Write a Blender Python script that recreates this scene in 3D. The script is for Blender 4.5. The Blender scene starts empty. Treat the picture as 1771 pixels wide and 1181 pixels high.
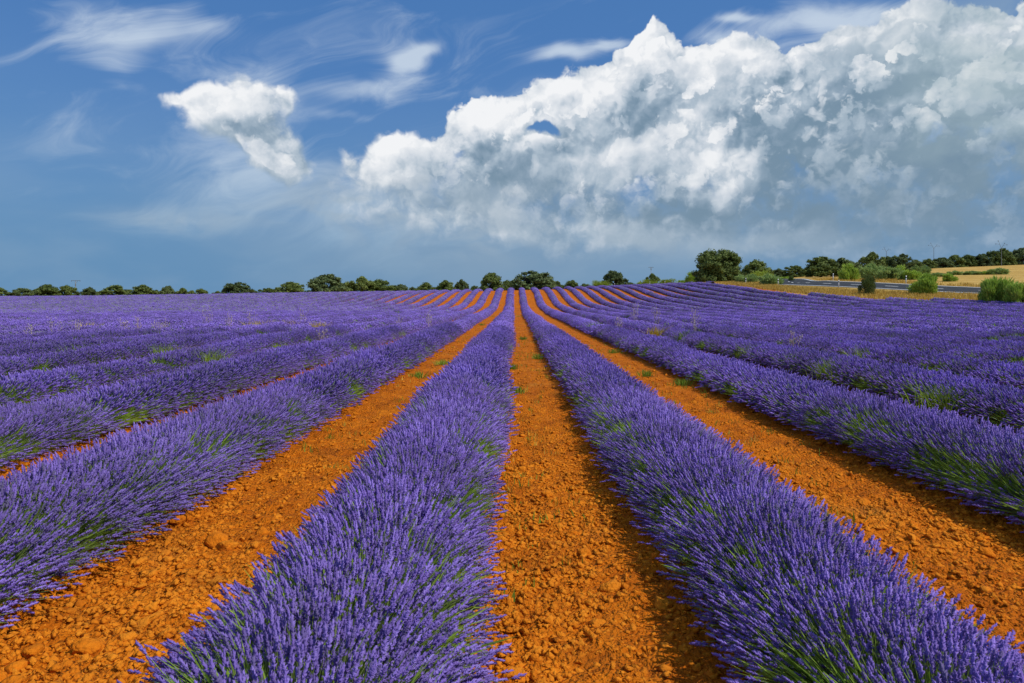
import bpy, math, random
import numpy as np
from mathutils import Vector, Matrix

R = math.radians
sc = bpy.context.scene
col = sc.collection
F, PX0, PY0, EYE = 1200.0, 890.0, 518.0, 1.75      # focal length in photo pixels, vanishing point of the rows, eye height

# ------------------------------------------------------------------ camera
cam_d = bpy.data.cameras.new('camera')
cam = bpy.data.objects.new('camera', cam_d)
col.objects.link(cam)
cam.location = (0, 0, EYE)
cam.rotation_euler = (R(90), 0, 0)
cam_d.sensor_width = 36
cam_d.lens = 36 * F / 1771
cam_d.shift_x = -(PX0 - 885.5) / 1771
cam_d.shift_y = -(590.5 - PY0) / 1771
cam_d.clip_start = 0.05
cam_d.clip_end = 20000
sc.camera = cam

# ------------------------------------------------------------------ render / exposure
sc.view_settings.view_transform = 'Standard'
sc.view_settings.look = 'None'
sc.view_settings.exposure = 0.08
sc.view_settings.gamma = 1.0
sc.view_settings.use_curve_mapping = False
sc.cycles.max_bounces = 6
sc.cycles.diffuse_bounces = 4
sc.cycles.glossy_bounces = 2
sc.cycles.transmission_bounces = 2
sc.cycles.transparent_max_bounces = 4
sc.cycles.use_denoising = True

# ------------------------------------------------------------------ sun
SUN_AZ, SUN_EL = R(114), R(51)          # azimuth clockwise from +Y (the row direction)
sun_dir = Vector((math.sin(SUN_AZ) * math.cos(SUN_EL), math.cos(SUN_AZ) * math.cos(SUN_EL), math.sin(SUN_EL)))
sun_d = bpy.data.lights.new('sun', 'SUN')
sun_d.energy = 3.5
sun_d.angle = R(0.5)
sun_d.color = (1.0, 0.955, 0.88)
sun = bpy.data.objects.new('sun', sun_d)
col.objects.link(sun)
sun.rotation_euler = (-sun_dir).to_track_quat('-Z', 'Y').to_euler()
sun.location = sun_dir * 60

# ------------------------------------------------------------------ world: Nishita sky and a procedural cloud deck
world = bpy.data.worlds.new('World')
sc.world = world
world.use_nodes = True


class NT:
    """small helper for building node trees"""
    def __init__(self, tree):
        self.t = tree
        self.n = tree.nodes
        self.l = tree.links

    def put(self, sock, v):
        if v is None:
            return
        if isinstance(v, bpy.types.NodeSocket):
            self.l.new(v, sock)
        else:
            sock.default_value = v

    def math(self, op, a, b=None, c=None, clamp=False):
        m = self.n.new('ShaderNodeMath'); m.operation = op; m.use_clamp = clamp
        self.put(m.inputs[0], a); self.put(m.inputs[1], b); self.put(m.inputs[2], c)
        return m.outputs[0]

    def vec(self, op, a, b=None, c=None):
        m = self.n.new('ShaderNodeVectorMath'); m.operation = op
        self.put(m.inputs[0], a); self.put(m.inputs[1], b)
        if op == 'SCALE':
            self.put(m.inputs[3], c)
        else:
            self.put(m.inputs[2], c)
        return m.outputs['Value'] if op in ('DOT_PRODUCT', 'LENGTH', 'DISTANCE') else m.outputs[0]

    def noise(self, v, scale, detail=6, rough=0.55, dist=0.0, lac=2.0):
        m = self.n.new('ShaderNodeTexNoise')
        self.put(m.inputs['Vector'], v)
        m.inputs['Scale'].default_value = scale; m.inputs['Detail'].default_value = detail
        m.inputs['Roughness'].default_value = rough; m.inputs['Distortion'].default_value = dist
        m.inputs['Lacunarity'].default_value = lac
        return m

    def voronoi(self, v, scale, detail=0.0, smooth=None, feature='F1'):
        m = self.n.new('ShaderNodeTexVoronoi'); m.feature = feature
        self.put(m.inputs['Vector'], v)
        m.inputs['Scale'].default_value = scale
        m.inputs['Detail'].default_value = detail
        if smooth is not None and 'Smoothness' in m.inputs:
            m.inputs['Smoothness'].default_value = smooth
        return m

    def mix(self, f, a, b):
        m = self.n.new('ShaderNodeMix'); m.data_type = 'RGBA'; m.clamp_factor = True
        self.put(m.inputs[0], f); self.put(m.inputs[6], a); self.put(m.inputs[7], b)
        return m.outputs[2]

    def smooth(self, v, a, b, c=0.0, d=1.0):
        m = self.n.new('ShaderNodeMapRange'); m.interpolation_type = 'SMOOTHSTEP'
        self.put(m.inputs[0], v)
        for i, x in enumerate((a, b, c, d)):
            m.inputs[i + 1].default_value = x
        return m.outputs[0]

    def ramp(self, v, stops):
        m = self.n.new('ShaderNodeValToRGB')
        e = m.color_ramp.elements
        while len(e) < len(stops):
            e.new(0.5)
        for el, (p, c) in zip(e, stops):
            el.position = p; el.color = tuple(c) + (1,)
        self.put(m.inputs[0], v)
        return m.outputs[0]


def pix_q(px, py):
    """photo pixel -> stereographic sky coordinates about the row direction"""
    v = Vector(((px - PX0) / F, 1.0, (PY0 - py) / F)).normalized()
    return 2 * v.x / (1 + v.y), 2 * v.z / (1 + v.y), 2 / (1 + v.y) * v.y / F


def blob_sum(nt, q, blobs):
    """sum of soft elliptical lobes fixed to places in the sky; sizes are in photo pixels"""
    acc = None
    for (px, py, rx, ry, w) in blobs:
        cx, cy, s = pix_q(px, py)
        S = (1 / (rx * s), 1 / (ry * s), 0.0)
        v = nt.vec('MULTIPLY_ADD', q, S, (-cx * S[0], -cy * S[1], 0.0))
        g = nt.math('POWER', 0.3679, nt.vec('DOT_PRODUCT', v, v))
        acc = nt.math('MULTIPLY_ADD', g, w, acc if acc is not None else 0.0)
    return acc


# tops of the cloud bank, from the low left to the high right
TOPS = [(606, 258, 26), (640, 287, 22), (668, 246, 28), (705, 234, 36), (742, 250, 30), (778, 232, 24), (795, 202, 28), (835, 178, 30), (868, 184, 26), (895, 172, 28), (930, 152, 34), (970, 143, 36), (1005, 146, 30), (1040, 124, 34),
        (1078, 116, 32), (1104, 66, 30), (1142, 66, 30), (1126, 60, 26), (1128, 95, 42), (1165, 108, 34), (1200, 100, 36), (1240, 90, 38), (1285, 96, 36), (1325, 84, 40), (1370, 90, 36), (1410, 92, 36), (1450, 86, 36), (1492, 74, 36), (1525, 40, 40), (1575, 42, 44), (1640, 70, 50), (1700, 40, 60)]
CUMULUS = [(x, y + r * .80, r, r, .80) for x, y, r in TOPS] + [
    # left tower
    (308, 182, 24, 16, .75), (340, 168, 30, 20, .75), (380, 158, 40, 28, .95), (425, 163, 44, 32, .95), (465, 182, 36, 28, .9), (490, 196, 24, 18, .8), (395, 190, 60, 30, .5), (430, 205, 60, 36, .80), (452, 228, 44, 30, .55), (466, 245, 44, 40, 1.15), (494, 274, 40, 32, 1.15), (522, 296, 32, 22, 1.05), (450, 292, 50, 16, .6), (360, 225, 40, 30, .35), (370, 200, 40, 24, .4),
    # body of the bank
    (680, 310, 110, 40, .80), (790, 300, 80, 60, .85), (870, 260, 70, 60, .75), (960, 250, 90, 70, .70), (1060, 230, 100, 90, .80), (900, 340, 130, 50, .8), (1170, 220, 110, 90, .85), (1060, 340, 130, 60, .8),
    (1300, 210, 130, 100, .85), (1220, 340, 150, 70, .8), (1440, 210, 130, 100, .85), (1400, 340, 170, 80, .8), (1580, 210, 130, 130, .85), (1580, 330, 200, 110, 1.0), (1740, 230, 150, 200, .9), (1930, 230, 170, 230, .8),
    # softer low cloud under the bank
    (700, 365, 140, 40, .60), (880, 390, 200, 45, .70), (1100, 400, 250, 45, .75), (1400, 405, 320, 50, .8), (1650, 415, 250, 45, .6), (310, 385, 90, 22, .45), (500, 365, 120, 40, .4),
    # thin places in the bank
    (924, 214, 26, 14, -.75), (948, 230, 18, 14, -.6), (1040, 262, 22, 26, -.6), (1190, 185, 16, 10, -.5), (640, 200, 60, 25, -.3), (560, 262, 26, 30, -.55),
]
# where thicker cloud stands in front of the light (minus) and where sunlit heads stand out (plus)
TONES = [
    (1100, 195, 55, 48, -.42), (860, 275, 50, 45, -.28), (1310, 255, 70, 60, -.30), (1545, 152, 45, 24, -.42), (1480, 190, 40, 30, -.22), (1595, 275, 70, 45, -.38), (1380, 370, 220, 38, -.30),
    (1000, 345, 60, 22, -.22), (1150, 370, 80, 20, -.22), (1420, 270, 80, 60, -.2), (790, 345, 60, 18, -.2), (960, 255, 40, 30, -.12), (1700, 330, 100, 120, -.12), (1180, 330, 40, 30, -.15),
    (830, 215, 45, 30, .28), (985, 165, 60, 22, .34), (1120, 75, 30, 35, .40), (1230, 120, 70, 28, .22), (1330, 110, 60, 26, .18), (700, 250, 40, 26, .22), (910, 225, 50, 20, .2),
    (1220, 240, 50, 40, .22), (1260, 285, 60, 30, .24), (1010, 290, 60, 30, .16), (1050, 150, 50, 30, .2), (1640, 350, 60, 30, .14), (1080, 320, 60, 24, .14), (400, 165, 80, 30, .25), (505, 285, 40, 40, .18), (1150, 345, 50, 16, .12),
    (710, 102, 40, 20, .25), (1590, 210, 40, 26, .18),
]
WISPS = [
    (695, 108, 34, 17, 1.25), (735, 94, 28, 11, 1.0), (650, 148, 60, 14, .6),
    (190, 80, 70, 50, .60), (290, 45, 110, 32, .80), (210, 115, 40, 18, .3), (400, 130, 70, 22, .55), (480, 170, 80, 26, .45), (620, 165, 90, 16, .55), (700, 130, 50, 22, .5), (236, 152, 30, 10, .3), (600, 200, 60, 8, .45),
    (970, 92, 50, 13, 1.1), (1050, 78, 45, 11, 1.0), (1280, 36, 30, 8, .9), (1240, 80, 60, 18, .6), (1430, 45, 95, 20, .95), (1600, 60, 80, 30, .7), (1690, 150, 120, 120, .6), (1350, 60, 160, 45, .45), (560, 120, 200, 60, .25), (130, 230, 200, 60, .2), (760, 60, 200, 40, .2),
    (300, 385, 130, 26, .5), (400, 300, 100, 60, .55), (560, 360, 190, 60, .65), (850, 400, 260, 60, .6), (440, 240, 90, 60, .5), (1280, 420, 300, 40, .4),
]


def build_world():
    nt = NT(world.node_tree)
    for n in list(nt.n):
        nt.n.remove(n)
    out = nt.n.new('ShaderNodeOutputWorld')
    bg = nt.n.new('ShaderNodeBackground')
    bg.inputs['Strength'].default_value = 0.1
    nt.l.new(bg.outputs[0], out.inputs[0])
    world.cycles.sampling_method = 'MANUAL'
    world.cycles.sample_map_resolution = 256
    tc = nt.n.new('ShaderNodeTexCoord')
    d = tc.outputs['Generated']
    sky = nt.n.new('ShaderNodeTexSky')
    sky.sky_type = 'NISHITA'
    sky.sun_disc = False
    sky.sun_elevation = SUN_EL
    sky.sun_rotation = SUN_AZ
    sky.altitude = 900
    sky.air_density = 1.0
    sky.dust_density = 0.3
    sky.ozone_density = 1.6
    sep = nt.n.new('ShaderNodeSeparateXYZ'); nt.l.new(d, sep.inputs[0])
    X, Y, Z = sep.outputs
    k = nt.math('DIVIDE', 2.0, nt.math('ADD', Y, 1.02))
    cq = nt.n.new('ShaderNodeCombineXYZ')
    nt.l.new(nt.math('MULTIPLY', X, k), cq.inputs[0]); nt.l.new(nt.math('MULTIPLY', Z, k), cq.inputs[1])
    q = cq.outputs[0]

    def n2(t, v, scale, detail, rough, dist=0.0):
        m = t.noise(v, scale, detail, rough, dist); m.noise_dimensions = '2D'
        return m

    def group(name, outs):
        g = bpy.data.node_groups.new(name, 'ShaderNodeTree')
        g.interface.new_socket('Place', in_out='INPUT', socket_type='NodeSocketVector')
        for o in outs:
            g.interface.new_socket(o, in_out='OUTPUT', socket_type='NodeSocketFloat')
        gt = NT(g)
        return g, gt, gt.n.new('NodeGroupInput').outputs[0], gt.n.new('NodeGroupOutput')

    # large shapes of the clouds
    g_mac, gt, p, go = group('cloud_shapes', ['Macro'])
    wp = gt.vec('MULTIPLY_ADD', gt.vec('SUBTRACT', n2(gt, p, 11, 3, 0.55).outputs['Color'], (.5, .5, .5)), (.055, .055, 0), p)
    m = blob_sum(gt, wp, CUMULUS)
    s2 = gt.n.new('ShaderNodeVectorMath'); s2.operation = 'LENGTH'; gt.l.new(p, s2.inputs[0])
    away = gt.smooth(s2.outputs['Value'], 0.62, 0.95)          # beyond the picture the same broken clouds go on
    m = gt.math('MULTIPLY_ADD', gt.math('MULTIPLY', gt.smooth(n2(gt, p, 2.6, 2, 0.5).outputs['Fac'], 0.42, 0.62), away), 0.9, m)
    gt.l.new(m, go.inputs[0])
    # billows
    g_det, gt, p, go = group('cloud_billows', ['Detail'])
    wv = gt.vec('MULTIPLY_ADD', gt.vec('SUBTRACT', n2(gt, p, 30, 3, 0.6).outputs['Color'], (.5, .5, .5)), (.030, .030, 0), p)
    f = n2(gt, wv, 15, 7, 0.56).outputs['Fac']
    v1 = gt.voronoi(wv, 13, 4.0); v1.voronoi_dimensions = '2D'; v1.inputs['Roughness'].default_value = .54; v1.normalize = True
    b1 = v1.outputs['Distance']
    b1 = gt.math('SUBTRACT', 0.30, gt.math('MULTIPLY', gt.math('MULTIPLY', b1, b1), 2.4))
    det = gt.math('MULTIPLY_ADD', gt.math('SUBTRACT', f, 0.5), 0.75, gt.math('MULTIPLY', b1, 1.30))
    gt.l.new(det, go.inputs[0])

    def use(g, v):
        n = nt.n.new('ShaderNodeGroup'); n.node_tree = g
        nt.put(n.inputs[0], v)
        return n.outputs[0]
    mac = use(g_mac, q)
    det = use(g_det, q)
    det2 = use(g_det, nt.vec('ADD', q, (-0.006, 0.011, 0)))       # towards the brighter part of the sky
    mac2 = use(g_mac, nt.vec('ADD', q, (-0.022, 0.045, 0)))
    macc = nt.math('MINIMUM', mac, 1.22)
    field = nt.math('ADD', macc, nt.math('MULTIPLY', det, 1.0))
    low = nt.math('MAXIMUM', nt.smooth(Z, 0.30, 0.10), nt.math('MULTIPLY', nt.smooth(X, -0.10, -0.24), 0.62))
    width = nt.math('MULTIPLY_ADD', low, 0.85, 0.16)
    alpha = nt.smooth(nt.math('DIVIDE', nt.math('SUBTRACT', field, 0.53), width), 0.0, 1.0)
    edge = nt.math('SUBTRACT', macc, nt.math('MINIMUM', mac2, 1.22))
    tone = blob_sum(nt, nt.vec('MULTIPLY_ADD', nt.vec('SUBTRACT', n2(nt, q, 13, 3, 0.6).outputs['Color'], (.5, .5, .5)), (.10, .10, 0), q), TONES)
    # light that has to pass more cloud arrives greyer
    base = nt.math('MULTIPLY_ADD', tone, 1.35, 0.52)
    base = nt.math('MULTIPLY_ADD', low, -0.12, base)
    base = nt.math('MULTIPLY_ADD', nt.smooth(X, 0.18, 0.58), -0.20, base)
    base = nt.math('MULTIPLY_ADD', nt.math('SUBTRACT', n2(nt, q, 8, 3, 0.5, .3).outputs['Fac'], 0.48), 0.6, base)
    STOPS = [(0.0, (1.7, 2.6, 3.5)), (0.22, (2.5, 3.4, 4.35)), (0.45, (4.0, 4.85, 5.7)), (0.68, (6.1, 6.6, 7.2)), (1.0, (8.6, 8.7, 8.85))]
    soft = nt.math('MULTIPLY_ADD', low, -0.35, 0.95)
    relief = nt.math('SUBTRACT', det, det2)
    deep = nt.smooth(mac, 0.9, 2.0)
    lit = nt.math('MULTIPLY_ADD', nt.math('MULTIPLY_ADD', edge, 0.34, nt.math('MULTIPLY', relief, 0.9)), soft, base)
    lit = nt.math('MULTIPLY_ADD', deep, -0.16, lit)
    lit = nt.math('MULTIPLY_ADD', det, 0.20, lit)
    cum = nt.ramp(lit, STOPS)

    def heads(col, scale, shift, need, gain):
        """a nearer layer of billows: crisp sunlit tops, feet that melt into the cloud behind"""
        pl = nt.vec('MULTIPLY_ADD', q, (scale, scale, 0), shift)
        h0 = use(g_det, pl)
        h1 = use(g_det, nt.vec('ADD', pl, (-0.009 * scale, 0.018 * scale, 0)))
        f = nt.math('ADD', nt.math('MULTIPLY_ADD', nt.smooth(mac, *need), 0.62, -0.56), nt.math('MULTIPLY_ADD', tone, 0.35, h0))
        g = nt.math('SUBTRACT', h0, h1)
        wd = nt.math('ADD', nt.smooth(g, -0.04, 0.10, 0.55, 0.09), nt.math('MULTIPLY', low, 0.25))
        al = nt.smooth(nt.math('DIVIDE', f, wd), 0.0, 1.0)
        li = nt.math('MULTIPLY_ADD', nt.math('MULTIPLY', g, gain), soft, base)
        li = nt.math('MULTIPLY_ADD', nt.smooth(f, 0.45, 0.0), 0.16, li)
        li = nt.math('MULTIPLY_ADD', h0, 0.25, li)
        return nt.mix(nt.math('MULTIPLY', al, nt.math('MULTIPLY_ADD', low, -0.35, 1.0)), col, nt.ramp(li, STOPS))
    cum = heads(cum, 0.62, (3.1, 1.7, 0), (0.65, 1.5), 1.35)
    cum = heads(cum, 1.25, (7.4, 5.2, 0), (0.85, 1.9), 1.0)

    # high wisps: streaky noise
    wq = nt.vec('ADD', nt.vec('MULTIPLY', q, (5.0, 17.0, 1.0)), nt.vec('SCALE', (0.0, -5.0, 0.0), None, nt.math('MULTIPLY', X, k)))
    wv = nt.vec('MULTIPLY_ADD', n2(nt, q, 4, 3, 0.5).outputs['Color'], (1.3, 1.0, 0), wq)
    wn = n2(nt, wv, 1.1, 8, 0.60, 0.5).outputs['Fac']
    wpos = nt.vec('MULTIPLY_ADD', nt.vec('SUBTRACT', n2(nt, q, 8, 3, 0.5).outputs['Color'], (.5, .5, .5)), (.05, .04, 0), q)
    wm = blob_sum(nt, wpos, WISPS)
    wm = nt.math('MULTIPLY_ADD', nt.smooth(Y, 0.75, 0.5), 0.35, wm)
    wa = nt.math('MULTIPLY', nt.smooth(nt.math('MULTIPLY_ADD', nt.math('SUBTRACT', wn, 0.5), 1.6, wm), 0.10, 1.25), 0.78)
    # distant rain veil along the horizon
    veil = nt.math('MULTIPLY', nt.smooth(Z, 0.34, 0.0), 0.93)
    vn = nt.smooth(n2(nt, nt.vec('MULTIPLY', q, (1, 2.6, 1)), 5, 5, 0.5).outputs['Fac'], 0.3, 0.7)
    veil_c = nt.mix(vn, (1.02, 2.45, 4.35, 1), (1.5, 2.85, 4.55, 1))
    veil_c = nt.mix(nt.math('MULTIPLY', blob_sum(nt, q, [(900, 400, 420, 110, 1.0)]), 0.75), veil_c, (2.35, 3.35, 4.4, 1))
    c = sky.outputs[0]
    c = nt.mix(0.68, c, (0.42, 1.75, 4.75, 1))
    c = nt.mix(veil, c, veil_c)
    c = nt.mix(wa, c, nt.mix(nt.smooth(Z, 0.05, 0.24), (2.7, 4.1, 5.6, 1), (6.0, 6.9, 7.9, 1)))
    reach = nt.math('MULTIPLY_ADD', nt.smooth(Z, 0.015, 0.12), 0.86, 0.12)
    c = nt.mix(nt.math('MULTIPLY', alpha, reach), c, cum)
    # thin pale sheet before the right of the bank, and soft low layers below it
    hz = n2(nt, nt.vec('MULTIPLY', q, (1.0, 2.2, 1.0)), 9, 5, 0.55, 0.4).outputs['Fac']
    sheet = nt.math('MULTIPLY', blob_sum(nt, q, [(1730, 110, 170, 120, .85), (1650, 260, 160, 60, .25)]), nt.smooth(hz, 0.20, 0.60))
    c = nt.mix(nt.math('MULTIPLY', sheet, 0.85), c, (3.5, 4.55, 5.0, 1))
    lay = nt.math('MULTIPLY', blob_sum(nt, q, [(620, 345, 150, 45, .8), (880, 380, 260, 55, .9), (1250, 420, 330, 28, .7), (310, 385, 120, 22, .6)]), nt.smooth(hz, 0.36, 0.68))
    c = nt.mix(nt.math('MULTIPLY', lay, 0.75), c, (3.3, 4.2, 5.1, 1))
    nt.l.new(c, bg.inputs['Color'])


build_world()

# ------------------------------------------------------------------ generic helpers
rng = np.random.default_rng(7)
random.seed(7)


def mesh_np(name, V, T, mats, mat_idx=None, rnd=None, smooth=False):
    """mesh from numpy arrays; T is (M,3) or (M,4)"""
    V = np.ascontiguousarray(V, dtype=np.float32); T = np.ascontiguousarray(T, dtype=np.int32)
    k = T.shape[1]
    me = bpy.data.meshes.new(name)
    me.vertices.add(len(V)); me.vertices.foreach_set('co', V.ravel())
    me.loops.add(T.size); me.loops.foreach_set('vertex_index', T.ravel())
    me.polygons.add(len(T))
    me.polygons.foreach_set('loop_start', np.arange(0, T.size, k, dtype=np.int32))
    for m in (mats if isinstance(mats, (list, tuple)) else [mats]):
        me.materials.append(m)
    if mat_idx is not None:
        me.polygons.foreach_set('material_index', np.ascontiguousarray(mat_idx, dtype=np.int32))
    if smooth:
        me.polygons.foreach_set('use_smooth', np.ones(len(T), dtype=bool))
    if rnd is not None:
        a = me.attributes.new('rnd', 'FLOAT', 'POINT')
        a.data.foreach_set('value', np.ascontiguousarray(rnd, dtype=np.float32))
    me.update(calc_edges=True)
    return me


def ob(name, data, parent=None, loc=None):
    o = bpy.data.objects.new(name, data)
    col.objects.link(o)
    if parent is not None:
        o.parent = parent
    if loc is not None:
        o.location = loc
    return o


def tag(o, label, cat, group=None):
    o['label'] = label; o['category'] = cat
    if group:
        o['group'] = group
    return o


def structure(o):
    o['kind'] = 'structure'
    return o


def catmull(xs, x):
    """index, weights for a smooth interpolation over uneven knots (cubic Hermite)"""
    xs = np.asarray(xs, float)
    x = np.clip(x, xs[0], xs[-1])
    i = np.clip(np.searchsorted(xs, x, side='right') - 1, 0, len(xs) - 2)
    h = xs[i + 1] - xs[i]
    t = (x - xs[i]) / h
    return i, h, t


GX = np.array([-160, -100, -50, -20, 0, 20, 38, 55, 75, 120, 200], float)
GD = np.array([-20, 0, 30, 55, 70, 85, 110, 135, 150, 175, 250, 500, 3000], float)
GZ = np.array([
    [0, 0, 0, 0, 0, 0, .3, .6, .8, 1, 1],
    [0, 0, 0, 0, 0, 0, .3, .6, .8, 1, 1],
    [0, 0, 0, 0, 0, 0, .4, .7, 1, 1.5, 2],
    [0, 0, 0, 0, 0, .05, .7, 1.1, 1.5, 2.2, 3],
    [.1, .05, 0, 0, 0, .15, 1.15, 1.7, 2.2, 3, 4.5],
    [.4, .3, .25, .1, .1, .5, 1.9, 2.5, 3.0, 4, 6],
    [1.1, 1.0, 1.0, .85, .8, 1.5, 3.5, 4.1, 4.7, 5.6, 7.5],
    [1.7, 1.7, 2.3, 2.6, 2.9, 3.6, 4.7, 5.3, 5.9, 6.8, 9],
    [1.9, 2.0, 2.7, 3.2, 3.75, 4.25, 4.95, 5.6, 6.5, 7.4, 9.5],
    [1.8, 1.9, 2.5, 3.0, 3.5, 4.0, 4.8, 5.8, 7.2, 8.2, 10.5],
    [1.5, 1.6, 2.0, 2.4, 2.8, 3.3, 4.5, 6, 8, 11.5, 15],
    [0, 0, .5, 1, 1.5, 2, 3, 6, 9, 14, 18],
    [-25, -25, -25, -25, -25, -25, -25, -20, -15, -10, -5]], float)


def hermite_1d(xs, Zs, i, h, t):
    """Zs: values already gathered at i-1, i, i+1, i+2 (ends repeated)"""
    n = len(xs)
    im, ip = np.maximum(i - 1, 0), np.minimum(i + 2, n - 1)
    zm, z0, z1, zp = Zs
    m0 = np.where(i > 0, (z1 - zm) / (xs[i + 1] - xs[im]), (z1 - z0) / h)
    m1 = np.where(i + 2 < n, (zp - z0) / (xs[ip] - xs[i]), (z1 - z0) / h)
    # keep it from overshooting
    s = (z1 - z0) / h
    lim = 3 * np.abs(s) + 1e-9
    m0 = np.clip(m0, -lim, lim); m1 = np.clip(m1, -lim, lim)
    t2, t3 = t * t, t * t * t
    return (2 * t3 - 3 * t2 + 1) * z0 + (t3 - 2 * t2 + t) * h * m0 + (-2 * t3 + 3 * t2) * z1 + (t3 - t2) * h * m1


def terrain(x, d):
    """smooth height of the land (before soil relief)"""
    x, d = np.broadcast_arrays(np.asarray(x, float), np.asarray(d, float))
    i, h, t = catmull(GD, d)
    j, hx, tx = catmull(GX, x)
    n, m = len(GD), len(GX)
    rows = []
    for dj in (-1, 0, 1, 2):
        jj = np.clip(j + dj, 0, m - 1)
        z4 = [GZ[np.clip(i + di, 0, n - 1), jj] for di in (-1, 0, 1, 2)]
        rows.append(hermite_1d(GD, z4, i, h, t))
    return hermite_1d(GX, rows, j, hx, tx)


def tz(x, d):
    return float(terrain(x, d))


def hash2(ix, iy, s):
    h = (ix.astype(np.int64) * 374761393 + iy.astype(np.int64) * 668265263 + s * 982451653) & 0x7fffffff
    h = ((h ^ (h >> 13)) * 1274126177) & 0x7fffffff
    return ((h ^ (h >> 16)) & 0xffff) / 65535.0


def vnoise(x, y, s=0):
    ix, iy = np.floor(x), np.floor(y)
    fx, fy = x - ix, y - iy
    fx, fy = fx * fx * (3 - 2 * fx), fy * fy * (3 - 2 * fy)
    a, b = hash2(ix, iy, s), hash2(ix + 1, iy, s)
    c, d = hash2(ix, iy + 1, s), hash2(ix + 1, iy + 1, s)
    return (a * (1 - fx) + b * fx) * (1 - fy) + (c * (1 - fx) + d * fx) * fy


def fbm(x, y, oct=4, s=0):
    v, a = 0, 0.5
    for o in range(oct):
        v = v + a * vnoise(x * 2 ** o, y * 2 ** o, s + o)
        a *= 0.5
    return v


# ------------------------------------------------------------------ materials
def material(name, rough=0.85, spec=0.2):
    m = bpy.data.materials.new(name)
    m.use_nodes = True
    b = m.node_tree.nodes['Principled BSDF']
    b.inputs['Roughness'].default_value = rough
    b.inputs['Specular IOR Level'].default_value = spec
    return m, NT(m.node_tree), b


def attr(nt, name='rnd'):
    a = nt.n.new('ShaderNodeAttribute'); a.attribute_name = name
    return a.outputs['Fac']


def leafy(name, dark, mid, light, transl=0.25, rough=0.7, patch=None, bud=None):
    """plant material: colour by the random value of each stalk or leaf and of each plant"""
    m, nt, b = material(name, rough, 0.25)
    oi = nt.n.new('ShaderNodeObjectInfo')
    r = nt.math('MULTIPLY_ADD', oi.outputs['Random'], 0.38, nt.math('MULTIPLY', attr(nt), 0.85))
    r = nt.math('SUBTRACT', r, 0.11)
    c = nt.ramp(r, [(0.0, dark), (0.5, mid), (1.0, light)] if not bud else [(0.0, bud), (0.22, dark), (0.55, mid), (1.0, light)])
    if patch:
        geo = nt.n.new('ShaderNodeNewGeometry')
        n = nt.noise(geo.outputs['Position'], patch[0], 3, 0.5).outputs['Fac']
        c = nt.mix(nt.smooth(n, 0.42, 0.72, 0.0, patch[2]), c, tuple(patch[1]) + (1,))
    nt.l.new(c, b.inputs['Base Color'])
    if transl:
        t = nt.n.new('ShaderNodeBsdfTranslucent'); nt.l.new(c, t.inputs['Color'])
        mx = nt.n.new('ShaderNodeMixShader'); mx.inputs[0].default_value = transl
        nt.l.new(b.outputs[0], mx.inputs[1]); nt.l.new(t.outputs[0], mx.inputs[2])
        nt.l.new(mx.outputs[0], nt.n['Material Output'].inputs['Surface'])
    return m


M_FLOWER = leafy('lavender_flower', (0.22, 0.14, 0.52), (0.32, 0.208, 0.72), (0.48, 0.345, 0.95), 0.42, patch=(0.5, (0.225, 0.18, 0.46), 0.4), bud=(0.20, 0.175, 0.32))
M_STEM = leafy('lavender_stem', (0.14, 0.19, 0.08), (0.26, 0.34, 0.12), (0.40, 0.50, 0.18), 0.3)
M_LEAF = leafy('lavender_leaf', (0.17, 0.27, 0.045), (0.31, 0.48, 0.06), (0.46, 0.66, 0.09), 0.45)
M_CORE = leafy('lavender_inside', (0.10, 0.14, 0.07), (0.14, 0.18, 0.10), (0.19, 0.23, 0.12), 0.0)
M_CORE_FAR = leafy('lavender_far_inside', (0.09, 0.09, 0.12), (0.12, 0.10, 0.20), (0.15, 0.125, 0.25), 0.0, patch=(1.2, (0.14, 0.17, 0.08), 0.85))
M_OAK = leafy('holm_oak_leaf', (0.055, 0.085, 0.02), (0.13, 0.175, 0.04), (0.23, 0.28, 0.075), 0.2, 0.75)
M_OAK2 = leafy('holm_oak_leaf_blue', (0.05, 0.078, 0.025), (0.105, 0.145, 0.05), (0.18, 0.225, 0.085), 0.2, 0.75)
M_BROOM = leafy('broom_twig', (0.17, 0.27, 0.035), (0.32, 0.46, 0.06), (0.48, 0.62, 0.12), 0.3)
M_BROOM2 = leafy('broom_twig_grey', (0.16, 0.24, 0.07), (0.29, 0.40, 0.12), (0.43, 0.54, 0.20), 0.3)
M_LIME = leafy('yellow_green_leaf', (0.13, 0.19, 0.02), (0.26, 0.34, 0.04), (0.42, 0.50, 0.08), 0.3)
M_DRY = leafy('dry_grass', (0.30, 0.18, 0.03), (0.56, 0.37, 0.07), (0.78, 0.58, 0.19), 0.25)
M_PALE = leafy('bleached_stalk', (0.34, 0.26, 0.22), (0.52, 0.43, 0.38), (0.70, 0.61, 0.55), 0.2)
M_GRASS = leafy('fresh_grass', (0.10, 0.17, 0.02), (0.20, 0.32, 0.03), (0.36, 0.46, 0.06), 0.3)
M_YELLOW = leafy('yellowed_grass', (0.28, 0.20, 0.02), (0.50, 0.37, 0.04), (0.68, 0.52, 0.10), 0.25)


def bark_material():
    m, nt, b = material('bark', 0.95, 0.1)
    tc = nt.n.new('ShaderNodeTexCoord')
    n = nt.noise(nt.vec('MULTIPLY', tc.outputs['Object'], (6, 6, 1.5)), 2.0, 5, 0.6).outputs['Fac']
    nt.l.new(nt.ramp(n, [(0.3, (0.035, 0.026, 0.02)), (0.7, (0.11, 0.09, 0.07))]), b.inputs['Base Color'])
    return m


M_BARK = bark_material()


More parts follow.
